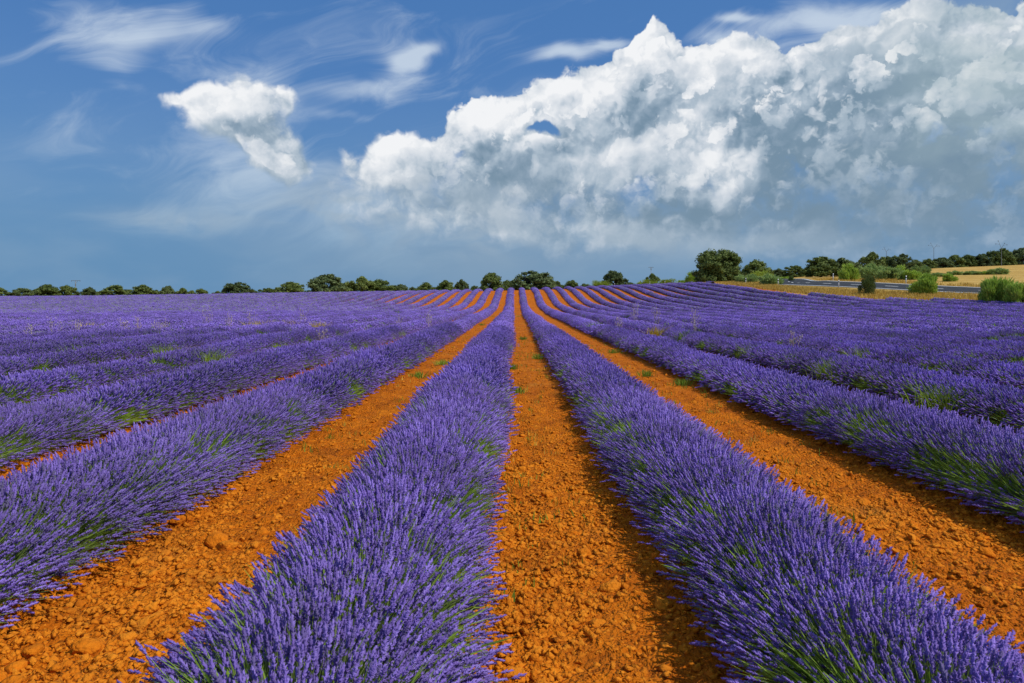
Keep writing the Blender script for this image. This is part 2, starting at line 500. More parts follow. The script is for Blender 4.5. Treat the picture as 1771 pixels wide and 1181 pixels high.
def soil_material(name='orange_soil', clod=False):
    m, nt, b = material(name, 0.95, 0.12)
    geo = nt.n.new('ShaderNodeNewGeometry')
    p = geo.outputs['Position']
    big = nt.noise(p, 0.9, 4, 0.55).outputs['Fac']
    mid = nt.noise(p, 7, 5, 0.6).outputs['Fac']
    fine = nt.noise(p, 55, 4, 0.65).outputs['Fac']
    v = nt.voronoi(p, 34, 1.0)
    f = nt.math('MULTIPLY_ADD', big, 0.35, nt.math('MULTIPLY_ADD', mid, 0.45, nt.math('MULTIPLY', fine, 0.35)))
    c = nt.ramp(f, [(0.36, (0.24, 0.046, 0.002)), (0.55, (0.51, 0.124, 0.003)), (0.74, (0.71, 0.215, 0.009))])
    c = nt.mix(nt.smooth(nt.noise(p, 0.55, 5, 0.65).outputs['Fac'], 0.56, 0.74, 0.0, 0.45), c, (0.40, 0.19, 0.035, 1))
    c = nt.mix(nt.smooth(nt.noise(p, 1.7, 6, 0.7).outputs['Fac'], 0.48, 0.66, 0.0, 0.62), c, (0.28, 0.068, 0.004, 1))
    if clod:
        oi = nt.n.new('ShaderNodeObjectInfo')
        r = attr(nt)
        r2 = nt.math('ADD', r, nt.math('MULTIPLY', oi.outputs['Random'], 0.5))
        c = nt.mix(nt.math('MULTIPLY', r2, 0.34), c, (0.74, 0.28, 0.022, 1))
    else:
        # some little stones and crumbs of other tones
        c = nt.mix(nt.math('MULTIPLY', nt.smooth(nt.voronoi(p, 21).outputs['Distance'], 0.22, 0.08), 0.5), c, (0.72, 0.28, 0.025, 1))
    nt.l.new(c, b.inputs['Base Color'])
    h = nt.math('MULTIPLY_ADD', fine, 0.6, nt.math('MULTIPLY_ADD', mid, 1.2, nt.math('MULTIPLY', v.outputs['Distance'], -0.9)))
    bp = nt.n.new('ShaderNodeBump'); bp.inputs['Strength'].default_value = 0.9; bp.inputs['Distance'].default_value = 0.012 if clod else 0.035
    nt.l.new(h, bp.inputs['Height']); nt.l.new(bp.outputs[0], b.inputs['Normal'])
    return m


M_SOIL = soil_material()
M_CLOD = soil_material('soil_clod', True)


def straw_material():
    m, nt, b = material('stubble', 0.95, 0.1)
    geo = nt.n.new('ShaderNodeNewGeometry')
    p = geo.outputs['Position']
    a = nt.noise(p, 0.12, 5, 0.6).outputs['Fac']
    f = nt.noise(nt.vec('MULTIPLY', p, (1, 4, 1)), 1.6, 4, 0.7).outputs['Fac']
    c = nt.ramp(nt.math('MULTIPLY_ADD', a, 0.6, nt.math('MULTIPLY', f, 0.5)), [(0.35, (0.30, 0.17, 0.035)), (0.55, (0.46, 0.29, 0.075)), (0.75, (0.58, 0.41, 0.14))])
    nt.l.new(c, b.inputs['Base Color'])
    bp = nt.n.new('ShaderNodeBump'); bp.inputs['Strength'].default_value = 0.6; bp.inputs['Distance'].default_value = 0.15
    nt.l.new(f, bp.inputs['Height']); nt.l.new(bp.outputs[0], b.inputs['Normal'])
    return m


M_STRAW = straw_material()


def plain(name, c, rough=0.7, scale=8.0, vary=0.25):
    m, nt, b = material(name, rough, 0.3)
    tc = nt.n.new('ShaderNodeTexCoord')
    n = nt.noise(tc.outputs['Object'], scale, 4, 0.6).outputs['Fac']
    lo = tuple(x * (1 - vary) for x in c); hi = tuple(min(1, x * (1 + vary)) for x in c)
    nt.l.new(nt.ramp(n, [(0.3, lo), (0.7, hi)]), b.inputs['Base Color'])
    return m


M_ASPHALT = plain('asphalt', (0.026, 0.030, 0.036), 0.85, 1.2, 0.25)
M_PAINT = plain('road_paint', (0.80, 0.80, 0.78), 0.6, 2.0, 0.12)
M_WHITE = plain('white_plastic', (0.80, 0.80, 0.78), 0.45, 3.0, 0.06)
M_BLACK = plain('black_band', (0.02, 0.02, 0.02), 0.5, 3.0, 0.1)
M_STEEL = plain('galvanised_steel', (0.16, 0.18, 0.20), 0.5, 2.0, 0.2)
M_CONCRETE = plain('pole_concrete', (0.36, 0.35, 0.33), 0.85, 2.0, 0.15)
M_GLASSY = plain('insulator', (0.10, 0.06, 0.045), 0.25, 2.0, 0.1)

# ------------------------------------------------------------------ the field: rows, soil
ROW_X = [-3.15, -0.77, 1.45, 4.05]
rows_left = [-0.77, -3.15, -5.55]
while rows_left[-1] > -118:
    rows_left.append(rows_left[-1] - 2.4 + rng.uniform(-.08, .08))
rows_right = [1.5, 4.22, 6.75]
while rows_right[-1] < 56:
    rows_right.append(rows_right[-1] + 2.4 + rng.uniform(-.08, .08))
ALL_X = np.array(sorted(rows_left + rows_right))

EDGE = ([-20, 20, 66, 74, 82, 106, 135, 150, 160], [62, 56, 44.3, 41.9, 38.8, 38.0, 38.6, 34, 30])   # right edge of the field against depth


def edge_x(d):
    return np.interp(d, EDGE[0], EDGE[1])


def row_wobble(x, d):
    return 0.10 * (vnoise(d * 0.10 + x * 3.7, d * 0 + x, 5) - 0.5)


def soil_relief(x, d, fine=True):
    """beds, furrows and crumbs; x, d arrays"""
    k = np.clip(np.searchsorted(ALL_X, x), 1, len(ALL_X) - 1)
    dist = np.minimum(np.abs(x - ALL_X[k - 1]), np.abs(x - ALL_X[k]))
    z = 0.07 * np.exp(-(dist / 0.42) ** 2)
    z = z + 0.05 * (fbm(x * 1.3, d * 0.8, 3, 11) - 0.45)
    if fine:
        a = fbm(x * 6, d * 6, 4, 21)
        z = z + 0.048 * (a - 0.45)
        c = vnoise(x * 14, d * 14, 31); c2 = vnoise(x * 27, d * 27, 32)
        z = z + 0.034 * np.maximum(c - 0.45, 0) * 1.8 + 0.022 * np.maximum(c2 - .5, 0) * 2
    return z


def graded(lo, hi, fine_lo, fine_hi, step, grow):
    a = list(np.arange(fine_lo, fine_hi + step, step))
    s = step
    while a[-1] < hi:
        s *= grow; a.append(a[-1] + s)
    s = step
    b = []
    x = fine_lo
    while x > lo:
        s *= grow; x -= s; b.append(x)
    return np.array(b[::-1] + a)


def build_ground():
    xs = graded(-3500, 3500, -5.2, 5.6, 0.035, 1.075)
    ds = graded(-60, 9000, 2.6, 11.0, 0.035, 1.045)
    X, D = np.meshgrid(xs, ds)
    Z = terrain(X, D)
    near = np.clip((40 - np.hypot(X, D)) / 25, 0, 1)
    inside = (X < edge_x(D) + 1) & (D < 165)
    Z = Z + np.where(inside, soil_relief(X, D) * (0.35 + 0.65 * near), 0)
    V = np.stack([X, D, Z], -1).reshape(-1, 3)
    n, m = len(ds), len(xs)
    i = (np.arange(n - 1)[:, None] * m + np.arange(m - 1)[None, :]).ravel()
    Q = np.stack([i, i + 1, i + m + 1, i + m], -1)
    me = mesh_np('ground', V, Q, [M_SOIL, M_STRAW], smooth=True)
    c = V[Q].mean(1)
    out = (c[:, 0] > edge_x(c[:, 1]) + 0.6) | (c[:, 1] > 158)
    me.polygons.foreach_set('material_index', out.astype(np.int32))
    return structure(ob('ground', me))


ground = build_ground()
GROUND_H = lambda x, d: terrain(x, d) + soil_relief(np.asarray(x, float), np.asarray(d, float)) * (0.35 + 0.65 * np.clip((40 - np.hypot(x, d)) / 25, 0, 1))


# ------------------------------------------------------------------ clods
def ico(sub=0, seed=0, jit=0.22):
    t = (1 + 5 ** .5) / 2
    v = np.array([(-1, t, 0), (1, t, 0), (-1, -t, 0), (1, -t, 0), (0, -1, t), (0, 1, t), (0, -1, -t), (0, 1, -t), (t, 0, -1), (t, 0, 1), (-t, 0, -1), (-t, 0, 1)], float)
    v /= np.linalg.norm(v[0])
    f = [(0, 11, 5), (0, 5, 1), (0, 1, 7), (0, 7, 10), (0, 10, 11), (1, 5, 9), (5, 11, 4), (11, 10, 2), (10, 7, 6), (7, 1, 8), (3, 9, 4), (3, 4, 2), (3, 2, 6), (3, 6, 8), (3, 8, 9), (4, 9, 5), (2, 4, 11), (6, 2, 10), (8, 6, 7), (9, 8, 1)]
    for _ in range(sub):
        vl = list(map(tuple, v)); cache = {}; nf = []
        def midp(a, b):
            k = (min(a, b), max(a, b))
            if k not in cache:
                q = np.array(vl[a]) + np.array(vl[b]); q /= np.linalg.norm(q)
                vl.append(tuple(q)); cache[k] = len(vl) - 1
            return cache[k]
        for a, b, c in f:
            ab, bc, ca = midp(a, b), midp(b, c), midp(c, a)
            nf += [(a, ab, ca), (b, bc, ab), (c, ca, bc), (ab, bc, ca)]
        v, f = np.array(vl), nf
    r = np.random.default_rng(seed)
    w = r.normal(size=(4, 3))
    lump = 1 + jit * sum(np.sin(v @ (w[k] * (1.5 + k)) + k) for k in range(4)) * 0.5
    v = v * (lump + r.normal(0, jit * .35, len(v)))[:, None]
    return v, np.array(f)


def octa(seed):
    r = np.random.default_rng(seed)
    v = np.array([(1, 0, 0), (0, 1, 0), (-1, 0, 0), (0, -1, 0), (0, 0, 1), (0, 0, -1)], float)
    v = v * r.uniform(.65, 1.25, 6)[:, None] + r.normal(0, .22, (6, 3))
    f = [(0, 1, 4), (1, 2, 4), (2, 3, 4), (3, 0, 4), (1, 0, 5), (2, 1, 5), (3, 2, 5), (0, 3, 5)]
    return v, np.array(f)


def build_clods():
    protos = [octa(s) for s in range(14)]
    pts = []
    def scatter(n, d0, d1, half, s0, s1, power):
        d = rng.uniform(d0 ** .5, d1 ** .5, n) ** 2
        x = rng.uniform(-1, 1, n) * np.minimum(half, 0.78 * d + 1)
        k = np.clip(np.searchsorted(ALL_X, x), 1, len(ALL_X) - 1)
        dist = np.minimum(np.abs(x - ALL_X[k - 1]), np.abs(x - ALL_X[k]))
        keep = (dist > 0.35) & (rng.random(n) < 0.35 + 0.65 * (fbm(x * 1.1, d * 0.7, 2, 77) > 0.42))
        s = s0 + (s1 - s0) * rng.random(n) ** power
        pts.append(np.stack([x, d, s], -1)[keep])
    scatter(90000, 2.4, 7.5, 6.5, 0.005, 0.032, 2.8)
    scatter(36000, 7.5, 16, 9, 0.007, 0.032, 2.6)
    scatter(9000, 16, 45, 7, 0.018, 0.05, 2.0)
    P = np.concatenate(pts)
    z = GROUND_H(P[:, 0], P[:, 1])
    VS, TS, RS, off = [], [], [], 0
    for q in range(14):
        v, f = protos[q]
        S = P[q::14]; zz = z[q::14]; n = len(S)
        a = rng.uniform(0, 6.28, n); ca, sa = np.cos(a), np.sin(a)
        sx = rng.uniform(.8, 1.4, n); sz = rng.uniform(.55, .95, n)
        vx = v[None, :, 0] * sx[:, None]; vy = v[None, :, 1] + 0 * vx; vz = v[None, :, 2] * sz[:, None]
        X = (vx * ca[:, None] - vy * sa[:, None]) * S[:, 2:3] + S[:, 0:1]
        Y = (vx * sa[:, None] + vy * ca[:, None]) * S[:, 2:3] + S[:, 1:2]
        Z = vz * S[:, 2:3] + zz[:, None] + 0.02 * S[:, 2:3]
        VS.append(np.stack([X, Y, Z], -1).reshape(-1, 3))
        TS.append((f[None] + (np.arange(n) * len(v))[:, None, None]).reshape(-1, 3) + off)
        RS.append(np.repeat(rng.random(n), len(v)))
        off += n * len(v)
    o = ob('soil_crumbs', mesh_np('soil_crumbs', np.concatenate(VS), np.concatenate(TS), M_CLOD, rnd=np.concatenate(RS)), ground)
    o['kind'] = 'stuff'
    # the larger clods, each a piece of its own
    big = []
    for s in range(8):
        v, f = ico(1, 40 + s, 0.40)
        v = v * np.array([1.15, 1, .75])
        big.append(mesh_np('soil_clod', v, f, M_CLOD, rnd=np.full(len(v), rng.random())))
    n = 0
    while n < 190:
        d = 2.7 + 9 * random.random() ** 1.5
        x = random.uniform(-1, 1) * min(6.5, .75 * d)
        k = min(max(np.searchsorted(ALL_X, x), 1), len(ALL_X) - 1)
        side = x - ALL_X[k - 1]
        if min(abs(side), abs(x - ALL_X[k])) < 0.5:
            continue
        s = random.uniform(.022, .044) * (1.5 if random.random() < .15 else 1)
        o = ob('soil_clod', big[n % 8], ground, (x, d, float(GROUND_H(x, d)) + .12 * s))
        o.rotation_euler = (random.uniform(-.5, .5), random.uniform(-.5, .5), random.uniform(0, 6.3))
        o.scale = (s * random.uniform(.8, 1.3), s, s * random.uniform(.7, 1.0))
        n += 1


build_clods()


# ------------------------------------------------------------------ lavender
def stalk_template(lod):
    """verts (x, y, t) with t along the stalk (0..1), triangles, material per triangle (0 stem, 1 flower)"""
    V, T, Mi = [], [], []
    def ring(n, r, t, ph=0.0):
        i0 = len(V)
        for k in range(n):
            a = ph + 2 * math.pi * k / n
            V.append((r * math.cos(a), r * math.sin(a), t))
        return i0
    def tube(a, b, n, mi):
        for k in range(n):
            k2 = (k + 1) % n
            T.append((a + k, a + k2, b + k2)); Mi.append(mi)
            T.append((a + k, b + k2, b + k)); Mi.append(mi)
    def tip(a, n, t, mi):
        V.append((0, 0, t)); q = len(V) - 1
        for k in range(n):
            T.append((a + k, a + (k + 1) % n, q)); Mi.append(mi)
    if lod == 0:
        a = ring(3, .0034, 0.0); b = ring(3, .0027, 0.55); c = ring(3, .0021, 0.90)
        tube(a, b, 3, 0); tube(b, c, 3, 0)
        r0 = random.Random(3)
        # whorls of florets: the lowest stands apart
        for w, (t, rad) in enumerate([(.862, .0065), (.908, .0100), (.925, .0115), (.942, .0118), (.959, .0110), (.975, .0090), (.990, .0065)]):
            for k in range(6):
                an = 2 * math.pi * (k + .5 * w) / 6 + r0.uniform(-.25, .25)
                rr = rad * r0.uniform(.55, 1.35)
                t = t + r0.uniform(-.006, .006)
                ux, uy = math.cos(an), math.sin(an)
                px, py = -uy, ux
                wd = .0050
                i0 = len(V)
                V.append((ux * rr * .1 + px * wd, uy * rr * .1 + py * wd, t + .004))
                V.append((ux * rr * .1 - px * wd, uy * rr * .1 - py * wd, t + .004))
                V.append((ux * rr * .55, uy * rr * .55, t - .008))
                V.append((ux * rr * 1.15, uy * rr * 1.15, t + .016))
                for f in ((0, 3, 1), (1, 3, 2), (2, 3, 0)):
                    T.append(tuple(i0 + q for q in f)); Mi.append(1)
        a = ring(4, .0050, .90); b = ring(4, .0048, .975)
        tube(a, b, 4, 1); tip(b, 4, 1.005, 1)
    elif lod == 1:
        a = ring(3, .0040, 0.25); b = ring(3, .0030, 0.90)
        tube(a, b, 3, 0)
        r = [(.875, .004), (.90, .0120), (.925, .0090), (.945, .0135), (.968, .0092), (.98, .0100)]
        prev = None
        for q, (t, rad) in enumerate(r):
            cur = ring(4, rad, t, .4 * q)
            if prev is not None:
                tube(prev, cur, 4, 1)
            prev = cur
        tip(prev, 4, 1.01, 1)
    else:
        k = 1.9 if lod == 2 else 3.6
        a = ring(4, .011 * k, .90 if lod == 2 else .86)
        tip(a, 4, 1.03, 1)
        V.append((0, 0, .78 if lod == 2 else .66)); q = len(V) - 1
        for j in range(4):
            T.append((a + (j + 1) % 4, a + j, q)); Mi.append(1)
    return np.array(V), np.array(T), np.array(Mi)


def place_stalks(tmpl, base, dirs, L, bend, fat):
    """instances of the template along curved paths; returns verts (N*V,3)"""
    tv = tmpl
    t = tv[:, 2][None, :]
    P = base[:, None, :] + dirs[:, None, :] * (L[:, None] * t)[..., None]
    P[..., 2] += bend[:, None] * t ** 2
    tan = dirs[:, None, :] * L[:, None, None] + np.zeros_like(P)
    tan[..., 2] += 2 * bend[:, None] * t
    tan /= np.linalg.norm(tan, axis=-1, keepdims=True)
    up = np.array([0.31, 0.93, 0.2])
    s = np.cross(tan, up); s /= np.linalg.norm(s, axis=-1, keepdims=True) + 1e-9
    u = np.cross(s, tan)
    a = rng.uniform(0, 6.28, len(base))
    ca, sa = np.cos(a)[:, None], np.sin(a)[:, None]
    lx = (tv[:, 0] * ca - tv[:, 1] * sa) * fat[:, None]
    ly = (tv[:, 0] * sa + tv[:, 1] * ca) * fat[:, None]
    P = P + s * lx[..., None] + u * ly[..., None]
    return P.reshape(-1, 3)


HALF, TOP = 0.53, 0.51


def dome_len(th):
    c, s = np.cos(th), np.sin(th)
    return 1 / np.sqrt((c / TOP) ** 2 + (s / HALF) ** 2)


def bush_mesh(name, lod, length, n, nleaf, seed, fat=1.0, core=0.5, core_mat=None):
    global rng
    keep = rng
    rng = np.random.default_rng(seed)
    tv, tt, tm = stalk_template(lod)
    y = rng.uniform(-length / 2, length / 2, n)
    th = rng.uniform(-1.42, 1.42, n)
    th = np.clip(th + rng.normal(0, .10, n), -1.50, 1.50)
    # plants every 0.45 m: stalks fan out of their own plant
    cell = 0.45
    pl = (np.floor(y / cell) + .5) * cell
    tilt = (y - pl) / cell * 1.0 + rng.normal(0, .16, n)
    base = np.stack([rng.normal(0, .05, n) + .13 * np.sin(th), pl + (y - pl) * .55, rng.uniform(.03, .10, n)], -1)
    clump = 0.93 + 0.13 * vnoise(th * 2.2 + 40, y * 4.5 + 9, seed)
    L = dome_len(th) * clump * rng.uniform(.80, 1.04, n)
    stray = rng.random(n) < .035
    L = np.where(stray, L * 1.10, L)
    dirs = np.stack([np.sin(th), np.sin(tilt) * .8, np.cos(th) + .02], -1)
    dirs /= np.linalg.norm(dirs, axis=-1, keepdims=True)
    bend = -.05 * np.abs(np.sin(th)) * rng.uniform(0, 1.4, n) + .04 * (np.abs(th) > .9) * rng.uniform(-.3, 1, n)
    zt = base[:, 2] + dirs[:, 2] * L + bend
    bend = np.where(zt < .07, bend + (.07 - zt), bend)
    # bare patches where the green shows
    green = vnoise(th * 1.7 + 11, y * 2.6 + 5, seed + 3) > .79 - .09 * (np.abs(th) > .75)
    green |= vnoise(th * 5 + 31, y * 9 + 5, seed + 4) > .86
    L = np.where(green, L * .72, L)
    f = np.full(n, fat) * rng.uniform(.8, 1.2, n)
    V = place_stalks(tv, base, dirs, L, bend, f)
    nv = len(tv)
    T = (tt[None] + (np.arange(n) * nv)[:, None, None]).reshape(-1, 3)
    drop = np.repeat(green & (rng.random(n) < .75), len(tt)) & (np.tile(tm, n) == 1)
    Mi = np.tile(tm, n)
    rnd = np.repeat(rng.random(n), nv)
    T, Mi = T[~drop], Mi[~drop]
    VS, TS, MS, RS = [V], [T], [Mi], [rnd]
    off = len(V)
    # leaf blades
    if nleaf:
        yl = rng.uniform(-length / 2, length / 2, nleaf)
        tl = rng.uniform(-1.45, 1.45, nleaf)
        g2 = vnoise(tl * 1.7 + 11, yl * 2.6 + 5, seed + 3) > .62 - .12 * (np.abs(tl) > .75)
        d2 = np.stack([np.sin(tl), rng.normal(0, .35, nleaf), np.cos(tl) + .05], -1)
        d2 /= np.linalg.norm(d2, axis=-1, keepdims=True)
        l2 = dome_len(tl) * rng.uniform(.50, .90, nleaf) * np.where(g2, 1.12, 1.0)
        b2 = np.stack([.13 * np.sin(tl) + rng.normal(0, .05, nleaf), yl, rng.uniform(.02, .1, nleaf)], -1)
        w = (.0042 if lod == 0 else .007 if lod == 1 else .016) * rng.uniform(.7, 1.3, nleaf)
        sd = np.cross(d2, rng.normal(size=(nleaf, 3))); sd /= np.linalg.norm(sd, axis=-1, keepdims=True)
        a0 = b2 + d2 * (l2 * .45)[:, None]
        midp = b2 + d2 * (l2 * .75)[:, None]
        tipp = b2 + d2 * l2[:, None] + rng.normal(0, .01, (nleaf, 3))
        LV = np.stack([a0, midp - sd * w[:, None], midp + sd * w[:, None], tipp], 1)
        LV[..., 2] = np.maximum(LV[..., 2], .02)
        LT = np.array([(0, 1, 2), (1, 3, 2)])
        VS.append(LV.reshape(-1, 3)); TS.append((LT[None] + (np.arange(nleaf) * 4)[:, None, None]).reshape(-1, 3) + off)
        MS.append(np.full(nleaf * 2, 2)); RS.append(np.repeat(rng.random(nleaf), 4))
        off += nleaf * 4
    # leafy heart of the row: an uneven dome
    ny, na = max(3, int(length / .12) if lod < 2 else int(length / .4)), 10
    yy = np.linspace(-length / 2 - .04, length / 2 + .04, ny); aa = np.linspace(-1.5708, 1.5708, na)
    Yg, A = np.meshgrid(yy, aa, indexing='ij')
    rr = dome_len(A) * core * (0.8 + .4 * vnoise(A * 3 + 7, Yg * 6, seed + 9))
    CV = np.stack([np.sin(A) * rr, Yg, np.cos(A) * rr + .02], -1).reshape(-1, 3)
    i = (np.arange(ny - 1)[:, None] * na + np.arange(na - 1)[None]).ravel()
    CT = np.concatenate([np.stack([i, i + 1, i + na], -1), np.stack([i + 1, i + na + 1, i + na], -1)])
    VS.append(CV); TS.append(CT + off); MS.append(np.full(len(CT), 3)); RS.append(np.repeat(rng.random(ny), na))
    me = mesh_np(name, np.concatenate(VS), np.concatenate(TS), [M_STEM, M_FLOWER, M_LEAF, core_mat or M_CORE], np.concatenate(MS), np.concatenate(RS))
    rng = keep
    return me


LOD_D = (10.0, 32.0, 78.0)
SEG = (0.45, 1.0, 2.0, 4.0)
near_meshes = [bush_mesh('lavender_bush', 0, .45, 1250, 1300, 100 + s, .64) for s in range(6)]
lod_cols = []
for lod, n_per_m, leaf_m, nvar, fat, core in ((1, 1700, 1700, 5, .80, .55), (2, 420, 190, 5, 1.0, .80), (3, 110, 26, 4, 1.0, .90)):
    c = bpy.data.collections.new('lavender_pieces_%d' % lod)
    for s in range(nvar):
        L = SEG[lod]
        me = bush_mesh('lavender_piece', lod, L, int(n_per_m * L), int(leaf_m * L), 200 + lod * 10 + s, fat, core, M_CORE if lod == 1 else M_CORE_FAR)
        c.objects.link(bpy.data.objects.new('lavender_piece', me))
    lod_cols.append(c)


def scatter_group(name, coll):
    g = bpy.data.node_groups.new(name, 'GeometryNodeTree')
    g.interface.new_socket('Geometry', in_out='INPUT', socket_type='NodeSocketGeometry')
    g.interface.new_socket('Geometry', in_out='OUTPUT', socket_type='NodeSocketGeometry')
    gi = g.nodes.new('NodeGroupInput'); go = g.nodes.new('NodeGroupOutput')
    join = g.nodes.new('GeometryNodeJoinGeometry')
    for lod, c in coll:
        ci = g.nodes.new('GeometryNodeCollectionInfo')
        ci.inputs['Collection'].default_value = c
        ci.inputs['Separate Children'].default_value = True
        ci.inputs['Reset Children'].default_value = True
        ip = g.nodes.new('GeometryNodeInstanceOnPoints')
        def named(nm, typ):
            a = g.nodes.new('GeometryNodeInputNamedAttribute'); a.data_type = typ
            a.inputs['Name'].default_value = nm
            return a.outputs['Attribute']
        cmp = g.nodes.new('FunctionNodeCompare'); cmp.data_type = 'INT'; cmp.operation = 'EQUAL'
        g.links.new(named('lod', 'INT'), cmp.inputs[2]); cmp.inputs[3].default_value = lod
        g.links.new(gi.outputs[0], ip.inputs['Points'])
        g.links.new(cmp.outputs[0], ip.inputs['Selection'])
        g.links.new(ci.outputs[0], ip.inputs['Instance'])
        ip.inputs['Pick Instance'].default_value = True
        g.links.new(named('pick', 'INT'), ip.inputs['Instance Index'])
        e2r = g.nodes.new('FunctionNodeEulerToRotation')
        g.links.new(named('rot', 'FLOAT_VECTOR'), e2r.inputs[0])
        g.links.new(e2r.outputs[0], ip.inputs['Rotation'])
        g.links.new(named('scl', 'FLOAT_VECTOR'), ip.inputs['Scale'])
        g.links.new(ip.outputs[0], join.inputs[0])
    g.links.new(join.outputs[0], go.inputs[0])
    return g


ROW_GN = scatter_group('lavender_row_scatter', [(1, lod_cols[0]), (2, lod_cols[1]), (3, lod_cols[2])])

ONES = ['', 'first', 'second', 'third', 'fourth', 'fifth', 'sixth', 'seventh', 'eighth', 'ninth', 'tenth', 'eleventh', 'twelfth', 'thirteenth', 'fourteenth', 'fifteenth', 'sixteenth', 'seventeenth', 'eighteenth', 'nineteenth']
TENS = {20: 'twent', 30: 'thirt', 40: 'fort', 50: 'fift', 60: 'sixt'}


def ordinal(n):
    if n < 20:
        return ONES[n]
    t, o = n // 10 * 10, n % 10
    return TENS[t] + ('ieth' if o == 0 else 'y-' + ONES[o])


def row_size(x, d):
    w = 0.90 + 0.24 * float(vnoise(np.array(d * .35 + x), np.array(x * 1.7), 61))
    h = 0.88 + 0.26 * float(vnoise(np.array(d * .28 + x), np.array(x * 2.3), 62))
    return w, h


def build_row(x0, label):
    root = ob('lavender_row', None)
    root.location = (x0, 0, 0)
    root.empty_display_size = .3
    tag(root, label, 'lavender row', 'lavender rows of the field')
    pts, lods, picks, rots, scls = [], [], [], [], []
    fw, fh = {-3.15: (1.02, 1.03), -5.55: (1.05, 1.0), -0.77: (1.04, 1.0), 1.5: (.92, .96)}.get(x0, (.98, .97))
    d = -1.2
    end = 156 + random.uniform(-2, 2)
    while d < end:
        dist = math.hypot(x0, d)
        lod = 0 if dist < LOD_D[0] else 1 if dist < LOD_D[1] else 2 if dist < LOD_D[2] else 3
        seg = SEG[lod]
        y = d + seg / 2
        d += seg
        if abs(x0) > .80 * max(y, 0) + 4.5 or x0 > edge_x(y) - .6:
            continue
        weak = lod in (1, 2) and abs(x0) > 5 and random.random() < .025
        wob = float(row_wobble(np.array(x0), np.array(y)))
        z = tz(x0 + wob, y) + .03
        slope = math.atan2(tz(x0, y + seg / 2) - tz(x0, y - seg / 2), seg)
        w, h = row_size(x0, y)
        w, h = w * fw, h * fh
        if weak:
            w, h = w * .72, h * .62
        flip = math.pi if random.random() < .5 else 0.0
        if lod == 0:
            if abs(x0) > .76 * y + 2.0:
                continue
            o = ob('lavender_bush', near_meshes[random.randrange(len(near_meshes))], root, (wob, y, z))
            o.rotation_euler = (slope, 0, flip + random.uniform(-.06, .06))
            o.scale = (w, 1.08, h)
        else:
            pts.append((wob, y, z)); lods.append(lod)
            picks.append(random.randrange(20)); rots.append((slope if not flip else -slope, 0, flip)); scls.append((w, 1.03, h))
    if pts:
        me = bpy.data.meshes.new('flowering_stems')
        me.from_pydata(pts, [], [])
        for nm, typ, val in (('lod', 'INT', lods), ('pick', 'INT', picks)):
            a = me.attributes.new(nm, typ, 'POINT'); a.data.foreach_set('value', val)
        for nm, val in (('rot', rots), ('scl', scls)):
            a = me.attributes.new(nm, 'FLOAT_VECTOR', 'POINT'); a.data.foreach_set('vector', np.array(val, np.float32).ravel())
        o = ob('flowering_stems', me, root)
        o['kind'] = 'stuff'
        md = o.modifiers.new('scatter', 'NODES'); md.node_group = ROW_GN
    return root


for k, x in enumerate(rows_left):
    build_row(x, '%s purple lavender row to the left of the central orange furrow' % ordinal(k + 1))
for k, x in enumerate(rows_right):
    if x < 46:
        build_row(x, '%s purple lavender row to the right of the central orange furrow' % ordinal(k + 1))


# ------------------------------------------------------------------ road, verge
def road_polyline():
    near = [(80, 5, 1.0), (70, 35, 1.35), (62, 60, 1.85), (54, 80, 2.42), (46.2, 95, 3.41), (42.5, 108, 4.02)]
    near += [(x, d, tz(x + 4, d) - .12) for x, d in ((44, 119), (49, 138), (50, 160), (41, 182), (20, 203), (-12, 222), (-70, 250))]
    P = np.array(near)
    s = np.concatenate([[0], np.cumsum(np.linalg.norm(np.diff(P[:, :2], axis=0), axis=1))])
    t = np.arange(0, s[-1], 2.0)
    i, h, tt = catmull(s, t)
    res = []
    for c in range(3):
        v = P[:, c]; n = len(v)
        z4 = [v[np.clip(i + di, 0, n - 1)] for di in (-1, 0, 1, 2)]
        res.append(hermite_1d(s, z4, i, h, tt))
    return np.stack(res, -1), t


RP, RT = road_polyline()
_dir = np.gradient(RP[:, :2], axis=0); _dir /= np.linalg.norm(_dir, axis=1, keepdims=True)
RN = np.stack([_dir[:, 1], -_dir[:, 0]], -1)          # towards the far side
W_ROAD, CROSS = 7.4, 0.68


def road_pt(k, off, dz=0.0):
    p = RP[k]
    return (p[0] + RN[k, 0] * off, p[1] + RN[k, 1] * off, p[2] + CROSS * off / W_ROAD + dz)


def ribbon(name, o0, o1, dz, mat, ks, parent=None, skirt=0.0):
    V = []
    prof = [(o0, 0.0), (o1, 0.0)]
    if skirt:
        prof = [(o0 - 1.6, -skirt), (o0, 0.0), (o1, 0.0), (o1 + 1.6, -skirt)]
    for k in ks:
        for o_, z_ in prof:
            V.append(road_pt(k, o_, dz + z_))
    m = len(prof); n = len(ks)
    i = (np.arange(n - 1)[:, None] * m + np.arange(m - 1)[None]).ravel()
    Q = np.stack([i, i + 1, i + m + 1, i + m], -1)
    return ob(name, mesh_np(name, np.array(V), Q, mat), parent)


ks = list(range(len(RP)))
road = structure(ribbon('road', 0, W_ROAD, 0, M_ASPHALT, ks))
shoulder = structure(ribbon('road_bank', -.5, W_ROAD + .5, -.03, M_STRAW, ks, None, .9))
ribbon('edge_line', .35, .60, .012, M_PAINT, ks, road)
ribbon('edge_line', W_ROAD - .60, W_ROAD - .35, .012, M_PAINT, ks, road)
k = 4
while k < 66:
    ribbon('lane_dash', W_ROAD / 2 - .10, W_ROAD / 2 + .10, .012, M_PAINT, [k, k + 1], road)
    k += 3


